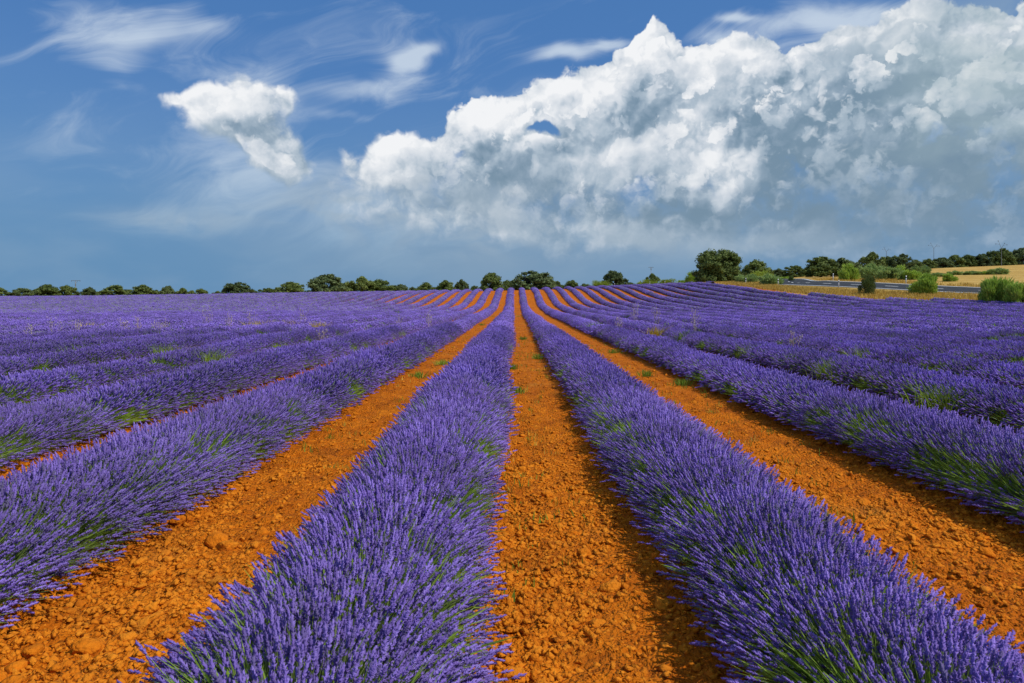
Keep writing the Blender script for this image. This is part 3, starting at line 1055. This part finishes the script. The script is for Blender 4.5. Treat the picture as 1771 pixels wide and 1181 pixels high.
# ------------------------------------------------------------------ leaf clouds for trees and bushes
def leaf_cloud(centers, radii, per, size, r, aspect=1.6, up=None):
    """leaf triangles pairs on uneven clumps"""
    n = len(centers) * per
    c = np.repeat(centers, per, 0); rad = np.repeat(radii, per)
    v = r.normal(size=(n, 3)); v /= np.linalg.norm(v, axis=1, keepdims=True)
    rr = r.random(n) ** (1 / 2.2)
    rr *= 0.75 + .4 * r.random(n)
    p = c + v * (rad * rr)[:, None] * np.array([1, 1, .85])
    nrm = v + r.normal(0, .55, (n, 3)); nrm /= np.linalg.norm(nrm, axis=1, keepdims=True)
    t = np.cross(nrm, r.normal(size=(n, 3))); t /= np.linalg.norm(t, axis=1, keepdims=True)
    b = np.cross(nrm, t)
    s = size * r.uniform(.6, 1.35, n)
    t = t * (s * aspect * .5)[:, None]; b = b * (s * .5)[:, None]
    V = np.stack([p - t, p - b * .8, p + t, p + b * .8], 1).reshape(-1, 3)
    T = (np.array([(0, 1, 2), (0, 2, 3)])[None] + (np.arange(n) * 4)[:, None, None]).reshape(-1, 3)
    return V, T, np.repeat(np.clip(r.normal(.5, .22, n), 0, 1), 4)


def limb(V, T, a, b, ra, rb, n=6, segs=3, wob=0.0, r=None):
    a, b = np.array(a, float), np.array(b, float)
    d = b - a
    s = np.cross(d, (0.3, 1, 0.1)); s /= np.linalg.norm(s); u = np.cross(s, d); u /= np.linalg.norm(u)
    rings = []
    for q in range(segs + 1):
        t = q / segs
        c = a + d * t + (r.normal(0, wob, 3) if (r is not None and 0 < q < segs) else 0)
        rad = ra + (rb - ra) * t
        i0 = len(V)
        for k in range(n):
            an = 2 * math.pi * k / n
            V.append(tuple(c + (s * math.cos(an) + u * math.sin(an)) * rad))
        rings.append(i0)
    for x, y in zip(rings, rings[1:]):
        for k in range(n):
            k2 = (k + 1) % n
            T.append((x + k, x + k2, y + k2)); T.append((x + k, y + k2, y + k))


def oak_meshes(seed, mat, clumps=85, per=110, leaf=.05, low=.0, wide=1.0, boxy=2.3):
    """holm oak of height 1 and crown diameter about 1.25*wide; trunk and crown"""
    r = np.random.default_rng(seed)
    C, RR = [], []
    ph = r.uniform(0, 6.28, 6)
    for _ in range(clumps):
        a = r.uniform(0, 6.283)
        z = r.random() ** .8 if r.random() < .8 else r.random() * .22
        lobe = 1 + .13 * math.sin(2 * a + ph[0]) + .10 * math.sin(3 * a + ph[1]) + .06 * math.sin(5 * a + ph[2])
        rad = .62 * wide * lobe * math.sqrt(max(0, 1 - (z * .98) ** boxy))
        q = r.uniform(.72, 1.0) if r.random() < .78 else r.uniform(.2, .7)
        if z < .25:
            rad *= .93
        rc = r.uniform(.09, .17)
        top = .92 + .06 * math.sin(a * 2 + ph[3])
        C.append((math.cos(a) * (rad - rc * .6) * q, math.sin(a) * (rad - rc * .6) * q, low + rc * .6 + (top - low - rc * 1.2) * z))
        RR.append(rc)
    V, T, rn = leaf_cloud(np.array(C), np.array(RR), per, leaf, r)
    V[:, 2] = np.maximum(V[:, 2], .03)
    crown = mesh_np('crown', V, T, mat, rnd=rn)
    tv, tt = [], []
    limb(tv, tt, (0, 0, -.05), (.02, .01, .34), .055, .04, 8, 4, .006, r)
    for k in range(7):
        a = k * .9 + r.uniform(-.3, .3)
        e = (math.cos(a) * .33 * wide, math.sin(a) * .33 * wide, r.uniform(.45, .75))
        limb(tv, tt, (.015, .01, r.uniform(.2, .33)), e, .025, .007, 5, 3, .015, r)
    trunk = mesh_np('trunk', np.array(tv), np.array(tt), M_BARK)
    return trunk, crown


def bush_plant(seed, mat, n=1500, leaf=.10, wide=1.0, upright=.9):
    """broom-like bush of height 1: many thin twigs fanning up from a few stems"""
    r = np.random.default_rng(seed)
    k = 26
    a = r.uniform(0, 6.28, k); q = r.random(k) ** .6
    hub = np.stack([np.cos(a) * .40 * q * wide, np.sin(a) * .40 * q * wide, (.36 + .42 * r.random(k)) * (1 - .40 * q ** 2)], -1)
    rad = r.uniform(.09, .20, k)
    idx = r.integers(0, k, n)
    v = r.normal(size=(n, 3)); v /= np.linalg.norm(v, axis=1, keepdims=True)
    p = hub[idx] + v * (rad[idx] * r.random(n) ** .45)[:, None]
    low = r.random(n) < .30
    p[low, 2] *= r.random(low.sum()) * .8
    d = np.stack([p[:, 0] * 1.1, p[:, 1] * 1.1, np.full(n, upright)], -1) + r.normal(0, .30, (n, 3))
    d /= np.linalg.norm(d, axis=1, keepdims=True)
    s = np.cross(d, r.normal(size=(n, 3))); s /= np.linalg.norm(s, axis=1, keepdims=True)
    L = leaf * r.uniform(.7, 1.5, n)
    w = leaf * .16
    p[:, 2] = np.maximum(p[:, 2], .02)
    V = np.stack([p - s * w, p + s * w, p + d * L[:, None]], 1).reshape(-1, 3)
    T = np.arange(n * 3).reshape(-1, 3)
    fol = mesh_np('foliage', V, T, mat, rnd=np.repeat(np.clip(r.normal(.5, .24, n), 0, 1), 3))
    tv, tt = [], []
    for q_ in range(6):
        limb(tv, tt, (r.normal(0, .03), r.normal(0, .03), -.05), tuple(hub[q_] * np.array([.9, .9, .9])), .022, .006, 5, 2, .01, r)
    return mesh_np('stem', np.array(tv), np.array(tt), M_BARK), fol


OAKS = [oak_meshes(300 + s, M_OAK if s % 3 else M_OAK2) for s in range(6)]
OAK_BIG = oak_meshes(343, M_OAK, 170, 190, .034, .0, .95, 5.0)
BROOMS = [bush_plant(400 + s, M_BROOM if s % 2 else M_BROOM2, 2600, .15) for s in range(4)]
BROOM_BIG = [bush_plant(420, M_BROOM, 5200, .13), bush_plant(421, M_BROOM, 6500, .12)]
LIMES = [bush_plant(430 + s, M_LIME, 2400, .09, 1.1, .5) for s in range(2)]
DARK_ROUND = bush_plant(440, M_OAK, 6500, .055, .85, .4)


def plant(name, data, px, ytop, wpx, D, label, cat, group, parts, wide=1.14, zbase=None, ratio=None):
    """stands a plant on the land at depth D; its height and width follow from its size in metres"""
    x = (px - PX0) * D / F
    zb = tz(x, D) - (.9 if D > 240 else .05) if zbase is None else zbase
    ztop = EYE + (PY0 - ytop) * D / F
    h = max(ztop - zb, .8)
    w = wpx * D / F
    root = ob(name, None, None, (x, D, zb))
    root.rotation_euler = (0, 0, random.uniform(0, 6.28))
    root.scale = (w / wide, w / wide, h / .97)
    tag(root, label, cat, group)
    for nm, me in zip(parts, data):
        ob(nm, me, root)
    return root


TREES = [  # photo x, top, width, depth, label
    (40, 498, 46, 178, 'dark holm oak at the far left edge of the tree line'),
    (82, 492, 46, 172, 'broad holm oak next to the far left edge'),
    (116, 493, 36, 170, 'holm oak just left of the far T-shaped power pole'),
    (154, 495, 30, 172, 'small round holm oak just right of the T-shaped power pole'),
    (199, 493, 52, 176, 'wide low holm oak, second right of the T-shaped power pole'),
    (247, 492, 48, 174, 'wide low holm oak, third right of the T-shaped power pole'),
    (290, 494, 30, 260, 'dark distant oak in the gap of the left tree line'),
    (316, 498, 32, 262, 'lower dark distant oak in the gap of the left tree line'),
    (348, 499, 28, 220, 'very small oak alone before the rounded dark oak on the left'),
    (409, 486, 52, 168, 'rounded compact dark oak standing alone left of centre'),
    (462, 498, 34, 240, 'low faint oak right of the lone rounded oak'),
    (505, 487, 54, 190, 'oak touching the left side of the large domed oak'),
    (565, 474, 74, 170, 'large domed oak left of centre, tallest of the left half'),
    (626, 478, 48, 182, 'oak touching the right side of the large domed oak'),
    (655, 483, 56, 186, 'sloping oak second to the right of the large domed oak'),
    (690, 490, 40, 190, 'lowest oak at the end of the sloping clump left of centre'),
    (737, 488, 40, 178, 'small low oak, first of three small oaks left of centre'),
    (771, 484, 40, 182, 'small oak, middle one of three small oaks left of centre'),
    (798, 483, 28, 210, 'small bluish oak, last of three small oaks left of centre'),
    (850, 472, 50, 166, 'round dark oak left of the widest oak at the end of the rows'),
    (878, 484, 30, 190, 'low oak squeezed between the two dark oaks at the row ends'),
    (925, 466, 76, 164, 'widest dark oak at the far end of the central rows'),
    (962, 486, 26, 200, 'low oak at the right foot of the widest central oak'),
    (988, 484, 32, 195, 'small oak right of the widest central oak'),
    (1061, 468, 48, 180, 'grey-green oak behind the lime bush right of centre'),
    (1128, 473, 28, 200, 'small oak below the slender far power pole'),
    (1308, 449, 56, 185, 'domed oak directly right of the big roadside oak'),
    (1346, 463, 30, 230, 'small oak behind the road, left one of a pair'),
    (1374, 459, 38, 228, 'small oak behind the road, right one of a pair'),
    (1420, 443, 62, 200, 'broad oak behind the road, left half of a joined pair'),
    (1456, 446, 54, 204, 'broad oak behind the road, right half of a joined pair'),
    (1509, 436, 46, 215, 'tall oak behind the grey-green roadside broom'),
    (1534, 443, 40, 220, 'oak between two taller oaks of the right wood'),
    (1558, 437, 42, 215, 'tall oak at the notch before the wooded hillside'),
    (1583, 449, 34, 235, 'low oak in the notch of the right tree line'),
    (1604, 447, 32, 250, 'leftmost oak of the wood above the straw slope'),
    (1628, 445, 42, 255, 'second oak of the wood above the straw slope'),
    (1652, 441, 40, 255, 'third oak of the wood above the straw slope'),
    (1672, 440, 38, 258, 'fourth oak of the wood above the straw slope'),
    (1694, 438, 40, 258, 'fifth oak of the wood above the straw slope'),
    (1714, 434, 38, 258, 'sixth oak of the wood above the straw slope'),
    (1736, 429, 40, 258, 'rightmost tallest oak of the wood above the straw slope'),
    (1768, 428, 44, 262, 'oak at the right rim beyond the hillside power pole'),
    (62, 500, 30, 215, 'low dark oak between the two leftmost broad oaks'),
    (178, 501, 26, 230, 'low distant oak before the wide low oaks on the left'),
    (272, 500, 24, 225, 'low oak right of the third wide oak on the left'),
    (332, 502, 22, 240, 'tiny distant oak left of the lone small oak'),
    (376, 503, 30, 250, 'faint low oak left of the rounded compact oak'),
    (440, 502, 28, 235, 'faint low oak right of the rounded compact oak'),
    (480, 497, 30, 225, 'low oak before the oak joined to the large domed one'),
    (600, 487, 36, 210, 'low oak filling the gap right of the large domed oak'),
    (715, 495, 26, 230, 'tiny oak in the gap left of three small oaks'),
    (822, 494, 24, 230, 'tiny oak in the gap right of three small oaks'),
    (1012, 490, 26, 225, 'tiny oak left of the yellow-green bush'),
    (1090, 488, 30, 230, 'low oak between the lime bushes right of centre'),
    (1270, 462, 30, 215, 'narrow oak squeezed beside the big roadside oak'),
    (1395, 462, 30, 232, 'low oak left of the broad joined pair behind the road'),
    (1482, 452, 30, 232, 'low oak right of the broad joined pair behind the road'),
    (-2, 497, 44, 176, 'oak cut by the left rim of the picture'),
]
for i, (px, yt, w, D, lab) in enumerate(TREES):
    plant('holm_oak', OAKS[i % 6], px, yt, w, D, lab, 'tree', 'holm oaks along the horizon', ('trunk', 'crown'))
plant('holm_oak', OAK_BIG, 1241, 431, 86, 148, 'big dense holm oak at the corner of the lavender field', 'tree', None, ('trunk', 'crown'), 1.16)

BUSHES = [  # x, top, width, depth, data, label
    (1040, 479, 36, 168, LIMES[0], 'yellow-green bush in front of the grey-green oak'),
    (1118, 479, 30, 172, LIMES[1], 'lime bush at the left foot of the slender far pole'),
    (1150, 477, 38, 170, LIMES[0], 'olive-lime bush at the right foot of the slender far pole'),
    (1178, 484, 30, 170, BROOMS[1], 'low green bush left of the big roadside oak'),
    (1198, 469, 26, 160, BROOMS[1], 'bright bush leaning on the left of the big oak'),
    (1281, 473, 26, 132, BROOMS[0], 'grey-green round bush by the first white road post'),
    (1298, 471, 26, 127, BROOMS[2], 'second grey-green bush behind the first white road post'),
    (1318, 463, 40, 176, LIMES[1], 'tall yellow-green bush right of the big oak'),
    (1331, 471, 44, 115, BROOMS[0], 'silvery broom beside the start of the visible road'),
    (1369, 474, 14, 130, DARK_ROUND, 'very small dark shrub on the far road bank'),
    (1360, 477, 30, 150, BROOMS[3], 'low green bush left of the small dark shrub'),
    (1468, 454, 34, 128, BROOMS[1], 'bright green broom across the road, left of the dark round shrub'),
    (1510, 452, 44, 132, BROOMS[0], 'tall grey-green broom across the road behind the dark round shrub'),
    (1542, 459, 50, 126, BROOMS[2], 'wide grey-green broom across the road'),
    (1560, 457, 26, 135, BROOMS[1], 'bright green broom behind the wide grey-green one'),
    (1578, 464, 34, 124, BROOMS[3], 'broom across the road behind the bright kerbside bush'),
    (1584, 456, 18, 150, BROOMS[0], 'small upright broom against the dark wood'),
    (1600, 456, 18, 152, BROOMS[2], 'second small upright broom against the dark wood'),
    (1641, 472, 28, 112, BROOM_BIG[0], 'round bright broom across the road on the straw slope'),
    (1622, 470, 30, 140, BROOMS[2], 'low grey bush left on the straw slope'),
    (1650, 467, 26, 165, BROOMS[0], 'dull green bush halfway up the straw slope'),
    (1680, 467, 30, 160, BROOMS[2], 'low dull bush, left one on the upper straw slope'),
    (1702, 467, 26, 160, BROOMS[3], 'low dull bush, middle one on the upper straw slope'),
    (1726, 462, 36, 158, BROOMS[0], 'taller dull bush at the right of the upper straw slope'),
    (1601, 472, 52, 84, BROOM_BIG[0], 'bright green broom bush on the near road verge'),
    (1500, 467, 38, 86, DARK_ROUND, 'dark round leafy shrub on the near road verge'),
    (1724, 468, 58, 63, BROOM_BIG[1], 'big grey-green bush at the right end of the verge'),
    (1765, 478, 50, 60, BROOM_BIG[1], 'grey-green bush beyond the right rim of the verge'),
]
for px, yt, w, D, data, lab in BUSHES:
    plant('roadside_bush', data, px, yt, w, D, lab, 'bush', 'bushes along the road', ('stem', 'foliage'), 1.05)


# ------------------------------------------------------------------ dry grass of the verge
def blades(P, n_each, h0, h1, spread, width, r):
    """tufts of blades at points P (n,3)"""
    n = len(P) * n_each
    p = np.repeat(P, n_each, 0) + np.concatenate([r.normal(0, spread, (n, 2)), np.zeros((n, 1))], 1)
    h = r.uniform(h0, h1, n)
    lean = r.normal(0, .28, (n, 2))
    a = r.uniform(0, 6.28, n)
    s = np.stack([np.cos(a), np.sin(a), np.zeros(n)], -1) * (width * r.uniform(.6, 1.3, n))[:, None]
    m = p + np.stack([lean[:, 0] * h * .35, lean[:, 1] * h * .35, h * .55], -1)
    t = p + np.stack([lean[:, 0] * h, lean[:, 1] * h, h], -1)
    V = np.stack([p - s, p + s, m - s * .8, m + s * .8, t], 1).reshape(-1, 3)
    T = (np.array([(0, 1, 3), (0, 3, 2), (2, 3, 4)])[None] + (np.arange(n) * 5)[:, None, None]).reshape(-1, 3)
    return V, T, np.repeat(np.clip(r.normal(.5, .25, n), 0, 1), 5)


def build_verge():
    r = np.random.default_rng(55)
    P = []
    while len(P) < 8500:
        k = r.integers(12, 78)
        f = r.random()
        if f < .72:     # near side of the road: from field edge to road
            d = RP[k, 1] + r.uniform(-2, 2)
            x0, x1 = float(edge_x(d)) + .5, RP[k, 0] - .3
            if x1 < x0 + .3:
                continue
            x = r.uniform(x0, x1)
        else:           # strip beyond the road
            q = W_ROAD + .4 + r.random() ** 2 * 14
            x, d = RP[k, 0] + RN[k, 0] * q, RP[k, 1] + RN[k, 1] * q
        P.append((x, d, tz(x, d) - .03))
    P = np.array(P)
    V, T, rn = blades(P, 11, .2, .58, .22, .035, r)
    o = ob('dry_verge_grass', mesh_np('dry_verge_grass', V, T, M_DRY, rnd=rn))
    o['kind'] = 'stuff'
    tag(o, 'golden dry grass along both sides of the road', 'dry grass')


build_verge()


# ------------------------------------------------------------------ small weeds among the lavender
def tuft(name, px, py, D, h, w, mat, n, label, cat, group, width=.006, spread=None):
    x = (px - PX0) * D / F
    r = np.random.default_rng(int(px * 7 + py))
    V, T, rn = blades(np.zeros((1, 3)), n, h * .5, h, (spread or w * .3), width, r)
    lean = 1.6
    V[:, :2] *= 1 + (V[:, 2:3] / h) * (lean - 1) * .6
    o = ob(name, mesh_np(name, V, T, mat, rnd=rn), None, (x, D, tz(x, D) + .02))
    tag(o, label, cat, group)
    return o


def by_row(px, row):
    """depth at which a given row is seen at photo column px"""
    return row * F / (px - PX0)


TUFTS = [
    (1440, by_row(1440, 6.35), .62, .40, M_GRASS, 260, 'bright yellow-green grass clump in the third right row'),
    (1640, by_row(1640, 6.30), .60, .50, M_GRASS, 260, 'large green grass clump near the right rim, third right row'),
    (1495, by_row(1495, 8.7), .62, .40, M_GRASS, 160, 'green clump in the fourth right row above the yellow-green one'),
    (1300, by_row(1300, 6.45), .62, .40, M_GRASS, 160, 'green grass clump in the third right row, farther up'),
    (1380, by_row(1380, 6.5), .60, .36, M_GRASS, 120, 'small green clump just left of the yellow-green one'),
    (1030, by_row(1030, 4.02), .70, .5, M_GRASS, 160, 'green weeds in the second right row near the field dip'),
    (1190, by_row(1190, 6.55), .68, .5, M_GRASS, 130, 'green weeds in the third right row below the tall thistle'),
    (335, 17.5, .62, .5, M_YELLOW, 200, 'yellow wildflower clump amid the left rows'),
    (285, 18.5, .66, .45, M_GRASS, 150, 'green clump left of the yellow wildflowers'),
    (370, 16.5, .66, .4, M_GRASS, 130, 'green clump right below the yellow wildflowers'),
    (130, 18.0, .64, .5, M_GRASS, 150, 'green clump low at the far left of the field'),
    (155, 33, .72, .7, M_YELLOW, 160, 'dry yellow clump at the left, first of the pale row'),
    (447, 36, .72, .8, M_YELLOW, 160, 'dry yellow clump in the left middle of the field'),
    (490, 38, .72, 1.2, M_YELLOW, 200, 'stretched dry yellow patch left of the middle'),
    (553, 34, .74, .7, M_YELLOW, 170, 'dry yellow clump nearest the centre on the left'),
    (1135, 29, .76, .5, M_YELLOW, 100, 'dry tan tuft in the right rows near the dip'),
]
for px, D, h, w, mat, n, lab in TUFTS:
    tuft('grass_clump', px, 0, D, h, w, mat, n, lab, 'grass clump', 'grass clumps in the field', .007 if D < 20 else .014)

FURROW_WEEDS = [
    (893, 682, 'little green weed in the central furrow, nearest one'),
    (886, 640, 'sparse green weed on the left side of the central furrow'),
    (905, 588, 'pale green weed patch high in the central furrow'),
    (932, 622, 'green weed at the right edge of the central furrow'),
    (722, 655, 'green weed in the furrow left of the first left row'),
    (765, 632, 'second green weed in the furrow left of the first left row'),
    (833, 563, 'pale weed far up the furrow left of the first left row'),
    (1118, 652, 'green weed in the furrow right of the first right row'),
    (1180, 668, 'grassy weed beside the second right row'),
    (1060, 612, 'small weed far up the furrow right of the first right row'),
]
for px, py, lab in FURROW_WEEDS:
    D = EYE * F / (py - PY0)
    tuft('furrow_weed', px, py, D, .17, .26, M_GRASS, 90, lab, 'weed', 'weeds in the furrows', .007)
DRY_SCRAPS = [(870, 548, 'pale dry grass strip far up the left inner furrow'), (850, 540, 'straw-coloured tuft at the top of the left inner furrow'), (897, 535, 'straw tuft where the central furrow dips')]
for px, py, lab in DRY_SCRAPS:
    D = min(EYE * F / (py - PY0), 70)
    tuft('dry_tuft', px, py, D, .14, .6, M_YELLOW, 60, lab, 'dry grass', 'straw tufts in the furrows', .015)


def furrow_litter(name, mat, n, d0, d1, half, label, seed, h0, h1, width):
    r = np.random.default_rng(seed)
    d = r.uniform(d0 ** .5, d1 ** .5, n * 3) ** 2
    x = r.uniform(-1, 1, n * 3) * half
    k = np.clip(np.searchsorted(ALL_X, x), 1, len(ALL_X) - 1)
    dist = np.minimum(np.abs(x - ALL_X[k - 1]), np.abs(x - ALL_X[k]))
    keep = (dist > .62) & (fbm(x * .9, d * .35, 3, seed) > .50)
    x, d = x[keep][:n], d[keep][:n]
    P = np.stack([x, d, GROUND_H(x, d) - .005], -1)
    V, T, rn = blades(P, 7, h0, h1, .05, width, r)
    o = ob(name, mesh_np(name, V, T, mat, rnd=rn))
    o['kind'] = 'stuff'
    tag(o, label, 'weeds')


furrow_litter('seedling_weeds', M_GRASS, 700, 4, 45, 4.5, 'scattered little green weeds on the orange soil', 71, .02, .10, .005)
furrow_litter('straw_litter', M_YELLOW, 800, 6, 120, 8, 'scattered straw and dry weeds on the orange soil', 72, .02, .10, .007)


def thistle(px, ytop, D, label):
    """bleached dry weed: branching stalk with small seed heads"""
    x = (px - PX0) * D / F
    zb = tz(x, D) + .02
    h = EYE + (PY0 - ytop) * D / F - zb
    h = min(max(h, .75), 1.7)
    r = np.random.default_rng(int(px * 3 + ytop))
    tv, tt, hv, ht = [], [], [], []
    iv, it = ico(0, 3, .2)
    th = .004 + .00012 * D
    for s in range(3):
        a = r.uniform(0, 6.28); b = (math.cos(a) * .06, math.sin(a) * .06, 0)
        e = np.array((math.cos(a) * h * .16, math.sin(a) * h * .16, h * r.uniform(.72, 1.0)))
        limb(tv, tt, b, e, th, th * .7, 4, 3, .02, r)
        ends = [e]
        for q in range(6):
            t = r.uniform(.4, .95)
            p0 = np.array(b) * (1 - t) + e * t
            a2 = r.uniform(0, 6.28)
            p1 = p0 + np.array((math.cos(a2) * .16, math.sin(a2) * .16, .10 + .12 * r.random())) * h * .8
            limb(tv, tt, p0, p1, th * .7, th * .5, 3, 1)
            ends.append(p1)
        for p in ends:
            o0 = len(hv)
            s_ = (.007 + .00020 * D) * r.uniform(.8, 1.3)
            hv += [tuple(q * s_ * np.array([.8, .8, 2.6]) + p) for q in iv]
            ht += [tuple(int(w) + o0 for w in f) for f in it]
    root = ob('dry_thistle', None, None, (x, D, zb))
    tag(root, label, 'dry weed', 'bleached weeds in the field')
    ob('stalk', mesh_np('stalk', np.array(tv), np.array(tt), M_PALE, rnd=r.random(len(tv))), root)
    o = ob('seed_heads', mesh_np('seed_heads', np.array(hv), np.array(ht), M_PALE, rnd=r.random(len(hv))), root)
    o['kind'] = 'stuff'


THISTLES = [
    (95, 546, 27, 'tall branching bleached weed at the far left of the field'),
    (48, 562, 25, 'small bleached weed left of the tall branching one'),
    (133, 556, 28, 'thin bleached weed right of the tall branching one'),
    (214, 551, 30, 'leaning white weed in a loose line on the left'),
    (239, 546, 31, 'upright white weed, second of the loose left line'),
    (268, 553, 29, 'white weed, third of the loose left line'),
    (283, 549, 31, 'white weed, fourth of the loose left line'),
    (357, 534, 36, 'tall thin white weed left of the dry yellow clumps'),
    (399, 542, 34, 'faint white weed before the dry yellow clumps'),
    (436, 539, 36, 'white weed standing at the dry yellow clump'),
    (525, 531, 40, 'tiny white weed below the far furrows'),
    (557, 560, 25, 'thin tan weed under the central dry yellow clump'),
    (690, 541, 36, 'bright white weed left of the central rows'),
    (745, 540, 36, 'spreading white weed close to the central rows'),
    (1098, 524, 40, 'pink-white weed right of the central rows near the dip'),
    (1135, 531, 36, 'tan weed standing in the right rows by the dip'),
    (1072, 543, 33, 'short white weed in the second right row'),
    (1206, 531, 26, 'tall tan weed in the right rows'),
    (1374, 566, 20, 'faint pinkish weed among the right rows'),
]
for a in THISTLES:
    thistle(*a)


# ------------------------------------------------------------------ road posts
def post(x, d, z, label, h=1.05):
    root = ob('road_post', None, None, (x, d, z))
    tag(root, label, 'road post', 'white road posts')
    root.rotation_euler = (0, 0, R(20))
    w = .085
    def prism(z0, z1, g, cut=0.0):
        V, T = [], []
        for zz, dz in ((z0, 0), (z1, cut)):
            for k in range(3):
                a = 2 * math.pi * k / 3 + .5
                V.append((math.cos(a) * w * g, math.sin(a) * w * g, zz + (dz * math.cos(a))))
        T = [(0, 1, 4), (0, 4, 3), (1, 2, 5), (1, 5, 4), (2, 0, 3), (2, 3, 5), (3, 4, 5), (0, 2, 1)]
        return np.array(V), np.array(T)
    v, t = prism(-.1, h, 1.0, .05); ob('shaft', mesh_np('shaft', v, t, M_WHITE), root)
    v, t = prism(h * .70, h * .87, 1.06); ob('black_band', mesh_np('black_band', v, t, M_BLACK), root)
    v = np.array([(-.02, -.1, h * .74), (.02, -.1, h * .74), (.02, -.1, h * .83), (-.02, -.1, h * .83), (-.02, -.07, h * .74), (.02, -.07, h * .74), (.02, -.07, h * .83), (-.02, -.07, h * .83)])
    q = np.array([(0, 1, 2, 3), (5, 4, 7, 6), (4, 0, 3, 7), (1, 5, 6, 2), (3, 2, 6, 7), (4, 5, 1, 0)])
    ob('reflector', mesh_np('reflector', v, q, M_STEEL), root)


def road_k(px):
    """index of the road point nearest to a photo column, on the visible stretch"""
    p = PX0 + RP[:, 0] / RP[:, 1] * F
    ok = (RP[:, 1] > 55) & (RP[:, 1] < 190)
    return int(np.argmin(np.where(ok, np.abs(p - px), 1e9)))


for px, off, lab in ((1355, -.6, 'white road post where the road comes into view'), (1452, -.6, 'white road post left of the dark round shrub')):
    k = road_k(px)
    p = road_pt(k, off)
    post(p[0], p[1], max(p[2] - .05, tz(p[0], p[1])), lab)
for px, D, lab in ((1290, 124, 'white road post in the grass right of the big oak'), (1150, 159, 'white post top left of the big oak'), (1124, 159, 'white post top below the olive-lime bush'),
                   (1063, 160, 'white post top at the foot of the yellow-green bush')):
    x = (px - PX0) * D / F
    post(x, D, tz(x, D) + .15, lab)
k = road_k(1350)
p = road_pt(k, W_ROAD + .6)
post(p[0], p[1], p[2], 'white road post on the far side of the road')
k = road_k(1500)
p = road_pt(k, W_ROAD + .6)
post(p[0], p[1], p[2], 'white road post across the road behind the dark round shrub')


# ------------------------------------------------------------------ power poles
def pole(px, ytop, D, style, label, arm=3.2):
    x = (px - PX0) * D / F
    zb = tz(x, D) - .3
    h = EYE + (PY0 - ytop) * D / F - zb
    root = ob('power_pole', None, None, (x, D, zb))
    tag(root, label, 'power pole', 'power poles far behind the field')
    th = max(.10, D * .00032)
    tv, tt = [], []
    limb(tv, tt, (0, 0, 0), (0, 0, h - (.1 if style == 'T' else 1.8)), th * 1.25, th * .75, 8, 4)
    ob('shaft', mesh_np('shaft', np.array(tv), np.array(tt), M_CONCRETE if style == 'T' else M_STEEL), root)
    if style == 'T':
        tv, tt = [], []
        limb(tv, tt, (-arm / 2, 0, h), (arm / 2, 0, h), th * .7, th * .7, 4, 2)
        for s in (-1, 1):
            limb(tv, tt, (0, 0, h - arm * .32), (s * arm * .28, 0, h), th * .45, th * .45, 4, 1)
        ob('cross_arm', mesh_np('cross_arm', np.array(tv), np.array(tt), M_STEEL), root)
        tv, tt = [], []
        limb(tv, tt, (0, -.1, h - arm * .62), (0, -.1, h - arm * .36), th * 1.9, th * 1.9, 8, 1)
        ob('transformer', mesh_np('transformer', np.array(tv), np.array(tt), M_STEEL), root)
        ins = [(-arm / 2 + .1, h), (0, h), (arm / 2 - .1, h)]
    else:
        tips = []
        for s in (-1, 1):
            tv, tt = [], []
            limb(tv, tt, (0, 0, h - 1.9), (s * arm * .45, 0, h + (.9 if s < 0 else .0)), th * .6, th * .35, 4, 2)
            limb(tv, tt, (s * arm * .24, 0, h - .6 if s < 0 else h - 1.0), (s * arm * .75, 0, h - .2 if s < 0 else h - .5), th * .35, th * .3, 4, 1)
            ob('arm', mesh_np('arm', np.array(tv), np.array(tt), M_STEEL), root)
            tips += [(s * arm * .45, h + (.9 if s < 0 else 0)), (s * arm * .75, h - .2 if s < 0 else h - .5)]
        ins = tips
    for xx, zz in ins:
        tv, tt = [], []
        limb(tv, tt, (xx, 0, zz - .35), (xx, 0, zz + .02), .09, .07, 6, 1)
        ob('insulator', mesh_np('insulator', np.array(tv), np.array(tt), M_GLASSY), root)


pole(131, 485, 255, 'T', 'T-shaped power pole above the left tree line', 3.3)
pole(1126, 462, 330, 'T', 'slender power pole behind the olive-lime bush', 2.2)
pole(1615, 423, 330, 'Y', 'forked steel pole above the wooded notch', 3.4)
pole(1533, 430, 420, 'Y', 'faint forked pole above the tall oaks', 3.2)
pole(1732, 420, 245, 'Y', 'forked steel pole before the wood at the right rim', 2.6)
